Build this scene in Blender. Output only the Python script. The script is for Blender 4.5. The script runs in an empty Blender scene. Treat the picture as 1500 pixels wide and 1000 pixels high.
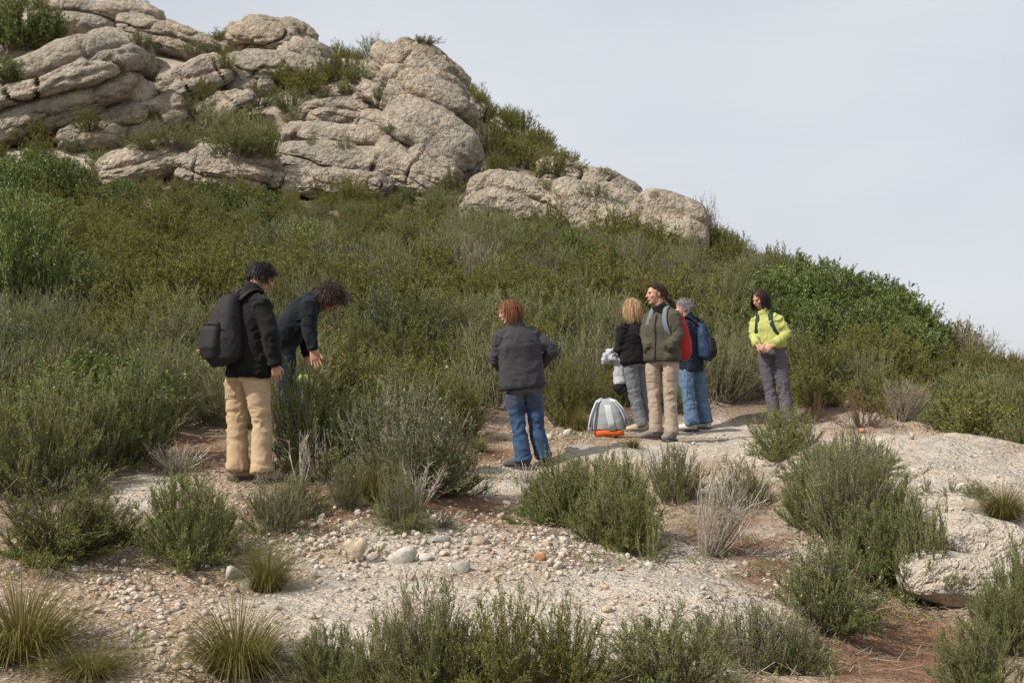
import bpy, bmesh, math, random
import numpy as np
from mathutils import Vector, Matrix, Euler

scene = bpy.context.scene
COL = scene.collection
R = math.radians

# ------------------------------------------------------------------ camera
FPX = 1810.0                                   # focal length in pixels of the 1500 px wide photograph
PITCH = math.atan(100.0 / FPX)
EYE = np.array([0.0, 0.0, 1.6])
cam_data = bpy.data.cameras.new("camera")
cam_data.sensor_width = 36.0
cam_data.lens = 36.0 * FPX / 1500.0
cam_data.clip_start = 0.1
cam_data.clip_end = 9000.0
camera = bpy.data.objects.new("camera", cam_data)
COL.objects.link(camera)
camera.location = EYE
camera.rotation_euler = (math.pi / 2 + PITCH, 0, 0)
scene.camera = camera

# ------------------------------------------------------------------ sky and sun
SUN_EL, SUN_AZ = R(45), R(240)                 # azimuth measured from +Y clockwise: behind the camera, to the left
world = bpy.data.worlds.new("World")
scene.world = world
world.use_nodes = True
wn, wl = world.node_tree.nodes, world.node_tree.links
wn.clear()
w_out = wn.new("ShaderNodeOutputWorld")
w_sky = wn.new("ShaderNodeTexSky")
w_sky.sky_type = 'NISHITA'
w_sky.sun_disc = False
w_sky.sun_elevation = SUN_EL
w_sky.sun_rotation = SUN_AZ
w_sky.air_density = 1.0
w_sky.dust_density = 3.0
w_sky.ozone_density = 1.2
w_b1 = wn.new("ShaderNodeBackground"); w_b1.inputs[1].default_value = 0.075
w_b2 = wn.new("ShaderNodeBackground")          # even veil of thin high cloud over the whole sky
w_b2.inputs[0].default_value = (0.71, 0.735, 0.775, 1); w_b2.inputs[1].default_value = 1.0
w_mix = wn.new("ShaderNodeMixShader"); w_mix.inputs[0].default_value = 0.82
w_tc = wn.new("ShaderNodeTexCoord"); w_map = wn.new("ShaderNodeMapping"); w_map.inputs["Scale"].default_value = (1.0, 1.0, 3.0)
w_nz = wn.new("ShaderNodeTexNoise"); w_nz.inputs["Scale"].default_value = 2.2; w_nz.inputs["Detail"].default_value = 6; w_nz.inputs["Roughness"].default_value = .5
w_mr = wn.new("ShaderNodeMapRange"); w_mr.inputs[1].default_value = .3; w_mr.inputs[2].default_value = .7; w_mr.inputs[3].default_value = .66; w_mr.inputs[4].default_value = .90
wl.new(w_tc.outputs["Generated"], w_map.inputs[0]); wl.new(w_map.outputs[0], w_nz.inputs["Vector"]); wl.new(w_nz.outputs["Fac"], w_mr.inputs[0]); wl.new(w_mr.outputs[0], w_mix.inputs[0])
wl.new(w_sky.outputs[0], w_b1.inputs[0])
wl.new(w_b1.outputs[0], w_mix.inputs[1]); wl.new(w_b2.outputs[0], w_mix.inputs[2])
wl.new(w_mix.outputs[0], w_out.inputs[0])

sun_data = bpy.data.lights.new("sun", 'SUN')
sun_data.energy = 4.9
sun_data.angle = R(1.2)
sun_data.color = (1.0, 0.93, 0.82)
sun = bpy.data.objects.new("sun", sun_data)
COL.objects.link(sun)
sun_dir = Vector((math.sin(SUN_AZ) * math.cos(SUN_EL), math.cos(SUN_AZ) * math.cos(SUN_EL), math.sin(SUN_EL)))
sun.rotation_euler = sun_dir.to_track_quat('Z', 'Y').to_euler()
sun.location = (-20, -20, 40)

scene.view_settings.view_transform = 'Standard'
scene.view_settings.look = 'None'
scene.view_settings.exposure = 0.2
scene.view_settings.gamma = 1.0
scene.view_settings.use_curve_mapping = False
scene.render.engine = 'CYCLES'
scene.cycles.max_bounces = 6
scene.cycles.diffuse_bounces = 3
scene.cycles.transparent_max_bounces = 4

# ------------------------------------------------------------------ helpers
def P(px, py, Y):
    """point at distance Y in front of the camera seen at a photograph position"""
    u, v = (px - 750.0) / FPX, (500.0 - py) / FPX
    dy = math.cos(PITCH) - v * math.sin(PITCH)
    dz = math.sin(PITCH) + v * math.cos(PITCH)
    t = Y / dy
    return np.array([u * t, Y, EYE[2] + dz * t])

def project(p):
    p = np.asarray(p, float) - EYE
    x, y, z = p[..., 0], p[..., 1], p[..., 2]
    d = y * math.cos(PITCH) + z * math.sin(PITCH)
    v = -y * math.sin(PITCH) + z * math.cos(PITCH)
    return 750 + FPX * x / d, 500 - FPX * v / d

def _hash(ix, iy, iz, seed):
    h = (ix.astype(np.int64) * 374761393 + iy.astype(np.int64) * 668265263 + iz.astype(np.int64) * 2147483647 + seed * 974711) & 0xFFFFFFFF
    h = ((h ^ (h >> 13)) * 1274126177) & 0xFFFFFFFF
    h = ((h ^ (h >> 16)) * 2246822519) & 0xFFFFFFFF
    return ((h ^ (h >> 15)) & 0xFFFFFF).astype(np.float64) / 0xFFFFFF * 2 - 1

def noise3(p, seed=0):
    p = np.asarray(p, float)
    i = np.floor(p); f = p - i
    w = f * f * f * (f * (f * 6 - 15) + 10)
    ix, iy, iz = i[..., 0], i[..., 1], i[..., 2]
    out = 0
    for dx in (0, 1):
        wx = w[..., 0] if dx else 1 - w[..., 0]
        for dy in (0, 1):
            wy = w[..., 1] if dy else 1 - w[..., 1]
            for dz in (0, 1):
                wz = w[..., 2] if dz else 1 - w[..., 2]
                out = out + wx * wy * wz * _hash(ix + dx, iy + dy, iz + dz, seed)
    return out

def fbm(p, octaves=4, seed=0, gain=0.5):
    p = np.asarray(p, float); a, s, out = 1.0, 1.0, 0
    for k in range(octaves):
        out = out + a * noise3(p * s + 17.3 * k, seed + k)
        a *= gain; s *= 2.03
    return out

def sstep(a, b, x):
    t = np.clip((x - a) / (b - a), 0, 1)
    return t * t * (3 - 2 * t)

def unit(v):
    v = np.asarray(v, float)
    return v / np.maximum(np.linalg.norm(v, axis=-1, keepdims=True), 1e-9)

def new_mesh(name, verts, faces, mats=(), smooth=True, mat_index=None, attrs=None):
    me = bpy.data.meshes.new(name)
    verts = np.asarray(verts, np.float32)
    me.vertices.add(len(verts)); me.vertices.foreach_set("co", verts.ravel())
    if isinstance(faces, np.ndarray):
        n, k = faces.shape
        me.loops.add(n * k); me.loops.foreach_set("vertex_index", faces.astype(np.int32).ravel())
        me.polygons.add(n)
        me.polygons.foreach_set("loop_start", np.arange(0, n * k, k, dtype=np.int32))
        me.polygons.foreach_set("loop_total", np.full(n, k, np.int32))
    else:
        lens = np.array([len(f) for f in faces], np.int32)
        flat = np.concatenate([np.asarray(f, np.int32) for f in faces])
        me.loops.add(len(flat)); me.loops.foreach_set("vertex_index", flat)
        me.polygons.add(len(lens))
        st = np.zeros(len(lens), np.int32); st[1:] = np.cumsum(lens)[:-1]
        me.polygons.foreach_set("loop_start", st); me.polygons.foreach_set("loop_total", lens)
    for m in mats: me.materials.append(m)
    if mat_index is not None:
        me.polygons.foreach_set("material_index", np.asarray(mat_index, np.int32))
    me.update(calc_edges=True)
    me.polygons.foreach_set("use_smooth", np.full(len(me.polygons), smooth, dtype=bool))
    if attrs:
        for k, v in attrs.items():
            a = me.attributes.new(k, 'FLOAT', 'POINT')
            a.data.foreach_set("value", np.asarray(v, np.float32))
    me.validate()
    return me

def link(name, data, parent=None):
    o = bpy.data.objects.new(name, data)
    COL.objects.link(o)
    if parent is not None: o.parent = parent
    return o

def tag(o, label=None, cat=None, group=None, kind=None):
    if label: o["label"] = label
    if cat: o["category"] = cat
    if group: o["group"] = group
    if kind: o["kind"] = kind
    return o

def empty(name, loc):
    o = link(name, None); o.location = loc; o.empty_display_size = 0.2
    return o

# ------------------------------------------------------------------ materials
def mat(name):
    m = bpy.data.materials.new(name); m.use_nodes = True
    nt = m.node_tree
    for n in list(nt.nodes): nt.nodes.remove(n)
    out = nt.nodes.new("ShaderNodeOutputMaterial")
    bs = nt.nodes.new("ShaderNodeBsdfPrincipled")
    nt.links.new(bs.outputs[0], out.inputs[0])
    return m, nt, bs, out

def nd(nt, kind, **kw):
    n = nt.nodes.new(kind)
    for k, v in kw.items():
        if k.startswith("i_"): n.inputs[k[2:].replace("_", " ")].default_value = v
        else: setattr(n, k, v)
    return n

def ramp(nt, stops, fac=None):
    n = nt.nodes.new("ShaderNodeValToRGB")
    el = n.color_ramp.elements
    while len(el) < len(stops): el.new(0.5)
    for e, (p, c) in zip(el, stops):
        e.position = p; e.color = (c[0], c[1], c[2], 1)
    if fac is not None: nt.links.new(fac, n.inputs[0])
    return n

def mixc(nt, fac, a, b, mode='MIX'):
    n = nt.nodes.new("ShaderNodeMix"); n.data_type = 'RGBA'; n.blend_type = mode
    for sock, val in ((n.inputs[0], fac), (n.inputs[6], a), (n.inputs[7], b)):
        if hasattr(val, "links"): nt.links.new(val, sock)
        elif isinstance(val, (int, float)): sock.default_value = val
        else: sock.default_value = (val[0], val[1], val[2], 1)
    return n.outputs[2]

def math_n(nt, op, a, b=None, clamp=False):
    n = nt.nodes.new("ShaderNodeMath"); n.operation = op; n.use_clamp = clamp
    for i, v in enumerate((a, b)):
        if v is None: continue
        if hasattr(v, "links"): nt.links.new(v, n.inputs[i])
        else: n.inputs[i].default_value = v
    return n.outputs[0]

def noise_n(nt, co, scale, detail=4, rough=0.55):
    n = nt.nodes.new("ShaderNodeTexNoise")
    n.inputs["Scale"].default_value = scale; n.inputs["Detail"].default_value = detail; n.inputs["Roughness"].default_value = rough
    nt.links.new(co, n.inputs["Vector"])
    return n.outputs["Fac"]

def voro_n(nt, co, scale, feature='F1'):
    n = nt.nodes.new("ShaderNodeTexVoronoi"); n.feature = feature
    n.inputs["Scale"].default_value = scale
    nt.links.new(co, n.inputs["Vector"])
    return n

def bump_n(nt, height, dist, strength=1.0, normal=None):
    n = nt.nodes.new("ShaderNodeBump")
    n.inputs["Distance"].default_value = dist; n.inputs["Strength"].default_value = strength
    nt.links.new(height, n.inputs["Height"])
    if normal is not None: nt.links.new(normal, n.inputs["Normal"])
    return n.outputs["Normal"]

def attr_n(nt, name, kind='GEOMETRY'):
    n = nt.nodes.new("ShaderNodeAttribute"); n.attribute_name = name; n.attribute_type = kind
    return n.outputs["Fac"]

def ground_material():
    m, nt, bs, out = mat("rocky_ground")
    geo = nt.nodes.new("ShaderNodeNewGeometry"); co = geo.outputs["Position"]
    # warp so that the pebble cells do not look regular
    wnz = nt.nodes.new("ShaderNodeTexNoise"); wnz.inputs["Scale"].default_value = 9.0; wnz.inputs["Detail"].default_value = 2
    nt.links.new(co, wnz.inputs["Vector"])
    va = nt.nodes.new("ShaderNodeVectorMath"); va.operation = 'MULTIPLY_ADD'
    nt.links.new(wnz.outputs["Color"], va.inputs[0]); va.inputs[1].default_value = (0.06, 0.06, 0.06); nt.links.new(co, va.inputs[2])
    cw = va.outputs[0]
    v1 = voro_n(nt, cw, 34.0); v2 = voro_n(nt, cw, 13.0); v3 = voro_n(nt, cw, 80.0)
    rock, red, litter = attr_n(nt, "rock"), attr_n(nt, "red"), attr_n(nt, "litter")
    big = noise_n(nt, co, 1.3, 5); mid = noise_n(nt, co, 6.0, 5); fine = noise_n(nt, co, 60.0, 4)
    sep = nt.nodes.new("ShaderNodeSeparateColor"); nt.links.new(v1.outputs["Color"], sep.inputs[0])
    sep2 = nt.nodes.new("ShaderNodeSeparateColor"); nt.links.new(v2.outputs["Color"], sep2.inputs[0])
    pebble = ramp(nt, [(0, (.30, .22, .15)), (.3, (.44, .36, .27)), (.6, (.50, .44, .36)), (.85, (.56, .52, .46)), (1, (.36, .33, .30))], sep.outputs[0]).outputs[0]
    soil = ramp(nt, [(.25, (.165, .108, .068)), (.5, (.29, .205, .138)), (.75, (.40, .305, .22))], mid).outputs[0]
    peb_mask = math_n(nt, 'LESS_THAN', v1.outputs["Distance"], 0.42)
    loose = mixc(nt, math_n(nt, 'MULTIPLY', peb_mask, 0.75), soil, pebble)
    redsoil = ramp(nt, [(.3, (.125, .062, .035)), (.7, (.25, .145, .088))], mid).outputs[0]
    loose = mixc(nt, math_n(nt, 'MULTIPLY', red, 1.0), loose, redsoil)
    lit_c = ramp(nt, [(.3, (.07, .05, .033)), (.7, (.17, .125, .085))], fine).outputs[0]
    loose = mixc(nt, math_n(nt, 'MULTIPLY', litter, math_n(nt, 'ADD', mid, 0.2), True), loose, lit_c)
    matrix = ramp(nt, [(.3, (.335, .285, .23)), (.55, (.45, .39, .32)), (.75, (.53, .47, .395))], mid).outputs[0]
    cob = ramp(nt, [(0, (.36, .31, .25)), (.4, (.50, .44, .37)), (.75, (.58, .54, .48)), (1, (.33, .31, .29))], sep2.outputs[0]).outputs[0]
    rk = mixc(nt, math_n(nt, 'MULTIPLY', math_n(nt, 'LESS_THAN', v2.outputs["Distance"], 0.40), 0.45), matrix, cob)
    rk = mixc(nt, math_n(nt, 'MULTIPLY', math_n(nt, 'LESS_THAN', v1.outputs["Distance"], 0.36), 0.4), rk, pebble)
    lich = ramp(nt, [(.5, (0, 0, 0)), (.62, (1, 1, 1))], big).outputs[0]
    rk = mixc(nt, math_n(nt, 'MULTIPLY', lich, 0.4), rk, (.29, .28, .255))
    pit = ramp(nt, [(.60, (0, 0, 0)), (.68, (1, 1, 1))], noise_n(nt, co, 14.0, 6, 0.7)).outputs[0]
    rk = mixc(nt, math_n(nt, 'MULTIPLY', pit, 0.55), rk, (.19, .165, .135))
    col = mixc(nt, rock, loose, rk)
    spk = ramp(nt, [(.3, (.72, .72, .72)), (.6, (1.1, 1.1, 1.1))], fine).outputs[0]
    col = mixc(nt, 1.0, col, spk, 'MULTIPLY')
    nt.links.new(col, bs.inputs["Base Color"])
    bs.inputs["Roughness"].default_value = 0.92
    bs.inputs["Specular IOR Level"].default_value = 0.2
    h = math_n(nt, 'MULTIPLY', math_n(nt, 'SUBTRACT', 0.5, v1.outputs["Distance"]), 1.0)
    h2 = math_n(nt, 'MULTIPLY', math_n(nt, 'SUBTRACT', 0.5, v2.outputs["Distance"]), 1.6)
    h3 = math_n(nt, 'MULTIPLY', math_n(nt, 'SUBTRACT', 0.5, v3.outputs["Distance"]), 0.5)
    hh = math_n(nt, 'ADD', math_n(nt, 'ADD', h, h2), math_n(nt, 'ADD', h3, math_n(nt, 'MULTIPLY', fine, 0.8)))
    nt.links.new(bump_n(nt, hh, 0.019, 0.9), bs.inputs["Normal"])
    return m

def cliff_material():
    m, nt, bs, out = mat("conglomerate_rock")
    geo = nt.nodes.new("ShaderNodeNewGeometry"); co = geo.outputs["Position"]
    big = noise_n(nt, co, 0.35, 6, 0.6); mid = noise_n(nt, co, 1.6, 6, 0.62); fine = noise_n(nt, co, 9.0, 5, 0.65)
    vo = voro_n(nt, co, 5.5); vf = voro_n(nt, co, 14.0)
    sep = nt.nodes.new("ShaderNodeSeparateColor"); nt.links.new(vo.outputs["Color"], sep.inputs[0])
    base = ramp(nt, [(.28, (.175, .145, .11)), (.43, (.30, .25, .19)), (.58, (.395, .335, .262)), (.76, (.47, .41, .335))], mid).outputs[0]
    lich = ramp(nt, [(.44, (0, 0, 0)), (.6, (1, 1, 1))], big).outputs[0]
    base = mixc(nt, math_n(nt, 'MULTIPLY', lich, 0.6), base, (.23, .22, .195))
    str_ = ramp(nt, [(.5, (0, 0, 0)), (.66, (1, 1, 1))], noise_n(nt, co, 0.9, 7, 0.7)).outputs[0]
    base = mixc(nt, math_n(nt, 'MULTIPLY', str_, 0.45), base, (.15, .145, .13))
    seam = attr_n(nt, "seam")
    base = mixc(nt, math_n(nt, 'MULTIPLY', seam, math_n(nt, 'ADD', mid, 0.3), True), base, (.27, .165, .11))
    cob = ramp(nt, [(0, (.7, .68, .64)), (.5, (1, 1, 1)), (1, (1.22, 1.2, 1.16))], sep.outputs[0]).outputs[0]
    base = mixc(nt, 0.45, base, cob, 'MULTIPLY')
    spk = ramp(nt, [(.32, (.66, .66, .66)), (.5, (1, 1, 1)), (.7, (1.10, 1.10, 1.10))], fine).outputs[0]
    base = mixc(nt, 0.85, base, spk, 'MULTIPLY')
    nt.links.new(base, bs.inputs["Base Color"])
    bs.inputs["Roughness"].default_value = 0.95
    bs.inputs["Specular IOR Level"].default_value = 0.15
    h = math_n(nt, 'ADD', math_n(nt, 'MULTIPLY', math_n(nt, 'SUBTRACT', 0.5, vo.outputs["Distance"]), 0.9),
               math_n(nt, 'ADD', math_n(nt, 'MULTIPLY', fine, 1.1), math_n(nt, 'MULTIPLY', math_n(nt, 'SUBTRACT', 0.5, vf.outputs["Distance"]), 0.5)))
    nt.links.new(bump_n(nt, h, 0.09, 1.0), bs.inputs["Normal"])
    return m

def stone_material():
    m, nt, bs, out = mat("loose_stone")
    oi = nt.nodes.new("ShaderNodeObjectInfo")
    geo = nt.nodes.new("ShaderNodeNewGeometry"); co = geo.outputs["Position"]
    t = attr_n(nt, "tone")
    fac = math_n(nt, 'FRACT', math_n(nt, 'ADD', oi.outputs["Random"], t))
    c = ramp(nt, [(0, (.46, .415, .35)), (.2, (.40, .33, .255)), (.36, (.53, .49, .43)), (.52, (.33, .30, .265)), (.66, (.43, .375, .31)), (.8, (.42, .30, .21)), (.9, (.55, .52, .48)), (1, (.34, .22, .145))], fac).outputs[0]
    f = noise_n(nt, co, 38.0, 5, 0.6)
    sp = ramp(nt, [(.3, (.68, .66, .62)), (.6, (1.08, 1.08, 1.08))], f).outputs[0]
    nt.links.new(mixc(nt, 0.9, c, sp, 'MULTIPLY'), bs.inputs["Base Color"])
    bs.inputs["Roughness"].default_value = 0.88; bs.inputs["Specular IOR Level"].default_value = 0.25
    nt.links.new(bump_n(nt, f, 0.012, 0.7), bs.inputs["Normal"])
    return m

M_GROUND, M_CLIFF, M_STONE = ground_material(), cliff_material(), stone_material()

def tinted_stone(name, c):
    m, nt, bs, out = mat(name)
    geo = nt.nodes.new("ShaderNodeNewGeometry"); co = geo.outputs["Position"]
    f = noise_n(nt, co, 30.0, 6, 0.65); g = noise_n(nt, co, 8.0, 3)
    sp = ramp(nt, [(.28, (.6, .58, .55)), (.5, (1, 1, 1)), (.7, (1.12, 1.11, 1.08))], f).outputs[0]
    b = mixc(nt, g, c, (c[0] * .8, c[1] * .78, c[2] * .72))
    nt.links.new(mixc(nt, 0.9, b, sp, 'MULTIPLY'), bs.inputs["Base Color"])
    bs.inputs["Roughness"].default_value = 0.88; bs.inputs["Specular IOR Level"].default_value = 0.25
    nt.links.new(bump_n(nt, f, 0.014, 0.8), bs.inputs["Normal"])
    return m

# ------------------------------------------------------------------ terrain
CTRL = [
 # px, py, distance: what the slope passes through
 (0,1000,4.9),(400,1000,4.9),(750,1000,4.9),(1100,1000,4.9),(1330,990,4.85),(1500,1000,4.8),
 (-100,880,6.0),(0,880,6.0),(250,885,6.1),(500,880,6.2),(800,880,6.2),(1000,900,6.0),(1150,900,5.95),(1270,985,5.5),(1330,975,6.05),(1330,885,6.85),(1250,885,6.3),(1420,905,6.5),(1430,868,6.9),
 (-100,800,7.1),(0,800,7.1),(250,805,7.2),(540,800,7.3),(800,810,7.1),(1000,825,6.9),(1150,810,7.2),(1300,815,7.2),(1400,835,7.15),(1490,850,6.7),
 (0,735,8.6),(200,730,8.9),(380,706,9.4),(560,760,8.3),(700,725,10.1),(850,745,9.2),(1000,740,9.1),(1100,720,9.6),(1300,735,8.7),(1450,775,7.5),
 (0,655,11),(200,665,10.5),(430,668,10.9),(600,690,10.7),(766,691,11.8),(870,660,12.2),(970,648,12.8),(1100,655,12.0),(1230,636,11.9),(1300,640,11.6),(1380,655,11.0),(1460,690,9.6),(1540,740,8.8),
 (890,640,13.1),(935,639,14.0),(1030,634,14.7),(1148,622,14.8),
 (600,645,12.6),(750,640,13.4),
 (1240,625,14.0),(1340,640,13.2),(1440,668,12.0),(1500,700,11.2),
 (-150,560,14.5),(0,560,14),(300,600,13),(450,590,14),(600,565,15),(750,565,15.6),(950,560,17),(1150,560,18),(1300,565,17),(1450,618,15.3),
 (-150,470,19.5),(0,470,19),(300,500,17.5),(450,490,18.6),(600,480,19.5),(750,480,20),(950,480,22),(1150,480,22.5),(1300,522,20.3),(1450,585,18.8),
 (0,400,24),(300,420,22.5),(600,400,25),(750,400,26),(950,400,28),(1150,430,26),(1300,484,23.6),
 (-150,300,34),(0,300,33),(300,350,29),(450,340,30.5),(600,330,33),(750,330,34),(950,350,34),(1060,395,31),(1150,405,29.5),
 (-150,240,43),(0,240,42),(300,285,38),(450,285,39),(600,280,41),(750,275,42),(860,265,41),(950,310,39),
 (0,120,54),(150,160,50),(300,200,46),(450,190,47),(600,180,47),(700,200,47.5),(750,225,47),
 (0,60,62),(150,60,60),(300,100,56),(450,100,54),(600,95,52.5),
 (-150,-20,74),(0,0,72),(100,10,68),(200,25,66),(300,58,64),(400,70,62),
 # hidden far side of the ridge
 (-150,-30,110),(200,70,95),(400,130,85),(600,215,75),(750,285,66),(950,350,55),(1150,430,45),(1300,515,38),(1450,620,32),(1560,650,14.5),(1560,650,18),(1600,690,30),
]
cp = np.array([P(*c) for c in CTRL])
extra = np.array([[x, y, z] for y, z in ((2.5, 0.30), (0, 0.0), (-5, -0.55)) for x in (-6, -2, 2, 6)] +
                 [[-45, 30, 3.5], [-60, 70, 18], [50, 40, -8], [60, 80, -10], [0, 120, 8], [22, 8, -1.0], [-20, 8, 0.9], [-22, -5, -.6], [22, -5, -1.6]])
cp = np.vstack([cp, extra])

def _tps(r2): return 0.5 * r2 * np.log(np.maximum(r2, 1e-12))
_n = len(cp)
_K = _tps(((cp[:, None, :2] - cp[None, :, :2]) ** 2).sum(-1)) + np.eye(_n) * 0.35
_Pm = np.hstack([np.ones((_n, 1)), cp[:, :2]])
_A = np.block([[_K, _Pm], [_Pm.T, np.zeros((3, 3))]])
_w = np.linalg.solve(_A, np.concatenate([cp[:, 2], np.zeros(3)]))

def hfun(x, y):
    x = np.asarray(x, float); y = np.asarray(y, float)
    sh = x.shape; x = x.ravel(); y = y.ravel()
    out = np.empty(len(x))
    for a in range(0, len(x), 20000):
        xs, ys = x[a:a + 20000], y[a:a + 20000]
        r2 = (xs[:, None] - cp[None, :, 0]) ** 2 + (ys[:, None] - cp[None, :, 1]) ** 2
        out[a:a + 20000] = _tps(r2) @ _w[:_n] + _w[_n] + _w[_n + 1] * xs + _w[_n + 2] * ys
    d = np.hypot(x, y)
    q = np.stack([x, y, np.zeros_like(x)], -1)
    near = 1 - sstep(14, 30, d)
    out += fbm(q * 0.9, 4, 11) * 0.05 * near + fbm(q * 4.5, 3, 31) * 0.014 * near
    out += fbm(q * 0.18, 4, 21) * 0.35 * (1 - near)
    hd = np.sqrt(((x - 3.35) / 1.55) ** 2 + ((y - 9.1) / 2.7) ** 2) + fbm(q * 1.1, 3, 44) * .10
    hump = 1 - sstep(.72, 1.0, hd)
    out += .15 * hump + hump * (fbm(q * 2.6, 4, 46) * .035 + np.abs(noise3(q * 5.5, 48)) * .03)
    far = sstep(95, 260, d)
    out = out * (1 - far) + far * -45.0
    return out.reshape(sh)

_Ys = np.concatenate([np.arange(3.5, 16, 0.03), np.arange(16, 110, 0.15)])
def cast(px, py):
    """where the line of sight through a photograph position meets the slope"""
    a = P(px, py, 1.0)
    dx, dz = a[0], a[2] - EYE[2]
    xs, zs = dx * _Ys, EYE[2] + dz * _Ys
    h = hfun(xs, _Ys)
    hit = np.nonzero(zs < h)[0]
    if len(hit) == 0: return None
    Y = _Ys[hit[0]]
    return np.array([dx * Y, Y, h[hit[0]]])

def axis_lines(dense_a, dense_b, step, lo, hi, g=1.13, cap=1.4):
    mid = list(np.arange(dense_a, dense_b + 1e-6, step))
    up, s, v = [], step, dense_b
    while v < hi:
        s = min(s * g, max(cap, abs(v) * 0.09 if abs(v) > 95 else 0)); v += s; up.append(v)
    dn, s, v = [], step, dense_a
    while v > lo:
        s = min(s * g, max(cap, abs(v) * 0.09 if abs(v) > 95 else 0)); v -= s; dn.append(v)
    return np.array(dn[::-1] + mid + up)

gx = axis_lines(-5.0, 5.0, 0.055, -3500, 3500)
gy = axis_lines(4.2, 12.8, 0.055, -3500, 3500)
GX, GY = np.meshgrid(gx, gy)
GZ = hfun(GX, GY)
tv = np.stack([GX, GY, GZ], -1).reshape(-1, 3)
ppx, ppy = project(np.where(tv[:, 1:2] > 2, tv, [[0, 3, 0]]))
infront = tv[:, 1] > 3.5

nz = fbm(tv * 0.9, 4, 5)
nz2 = fbm(tv * 4.0, 4, 6)
def blob(cx, cy, rx, ry, soft=0.35):
    d = np.sqrt(((ppx - cx) / rx) ** 2 + ((ppy - cy) / ry) ** 2) + nz * 0.55 + nz2 * 0.3
    return np.where(infront, 1 - sstep(1 - soft, 1 + soft, d), 0)

rock = np.zeros(len(tv))
for b in ((1330,735,210,110),(1420,800,110,90),(1120,665,150,38),(1000,665,120,30),(640,860,250,70),(880,880,200,75),(1000,920,140,60),(730,705,75,22),(450,890,120,50),(205,725,60,22),(880,662,60,14),(560,930,140,50)):
    rock = np.maximum(rock, blob(*b))
rock = np.clip(rock, 0, 1)
red = np.zeros(len(tv))
for b in ((1120,800,110,60),(1300,930,110,70),(1330,960,90,60),(250,655,80,30),(480,745,110,40),(700,665,60,25),(640,760,60,25),(660,745,90,40),(655,545,40,34),(597,396,42,28),(672,438,26,20),(1060,840,80,40),(1270,640,70,14)):
    red = np.maximum(red, blob(*b))
rock = np.maximum(rock, np.where(infront, (1 - sstep(255, 290, ppy + nz * 25)) * np.clip(.75 + nz * .8, 0, 1), 0))
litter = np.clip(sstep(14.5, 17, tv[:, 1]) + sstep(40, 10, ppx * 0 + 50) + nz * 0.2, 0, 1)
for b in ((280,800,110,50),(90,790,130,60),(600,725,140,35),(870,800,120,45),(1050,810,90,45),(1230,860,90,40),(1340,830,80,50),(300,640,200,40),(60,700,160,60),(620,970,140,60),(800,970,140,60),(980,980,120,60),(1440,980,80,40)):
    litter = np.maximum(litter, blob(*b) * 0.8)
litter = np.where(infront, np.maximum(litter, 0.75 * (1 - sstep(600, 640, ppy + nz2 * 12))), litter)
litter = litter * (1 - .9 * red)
ny, nx = GX.shape
idx = np.arange(ny * nx).reshape(ny, nx)
tf = np.stack([idx[:-1, :-1], idx[:-1, 1:], idx[1:, 1:], idx[1:, :-1]], -1).reshape(-1, 4)
hill = link("ground", new_mesh("ground", tv, tf, [M_GROUND], True, None, {"rock": rock, "red": red, "litter": litter}))
tag(hill, kind="structure")

# ------------------------------------------------------------------ rock outcrops
_ico = {}
def ico(sub):
    if sub not in _ico:
        bm = bmesh.new(); bmesh.ops.create_icosphere(bm, subdivisions=sub, radius=1.0)
        bm.verts.ensure_lookup_table()
        v = np.array([x.co[:] for x in bm.verts]); f = np.array([[q.index for q in x.verts] for x in bm.faces])
        bm.free(); _ico[sub] = (v, f)
    return _ico[sub]

ROCK_ELL = []      # footprints kept free of shrubs: photograph x, y, half width, half height, tilt

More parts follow.
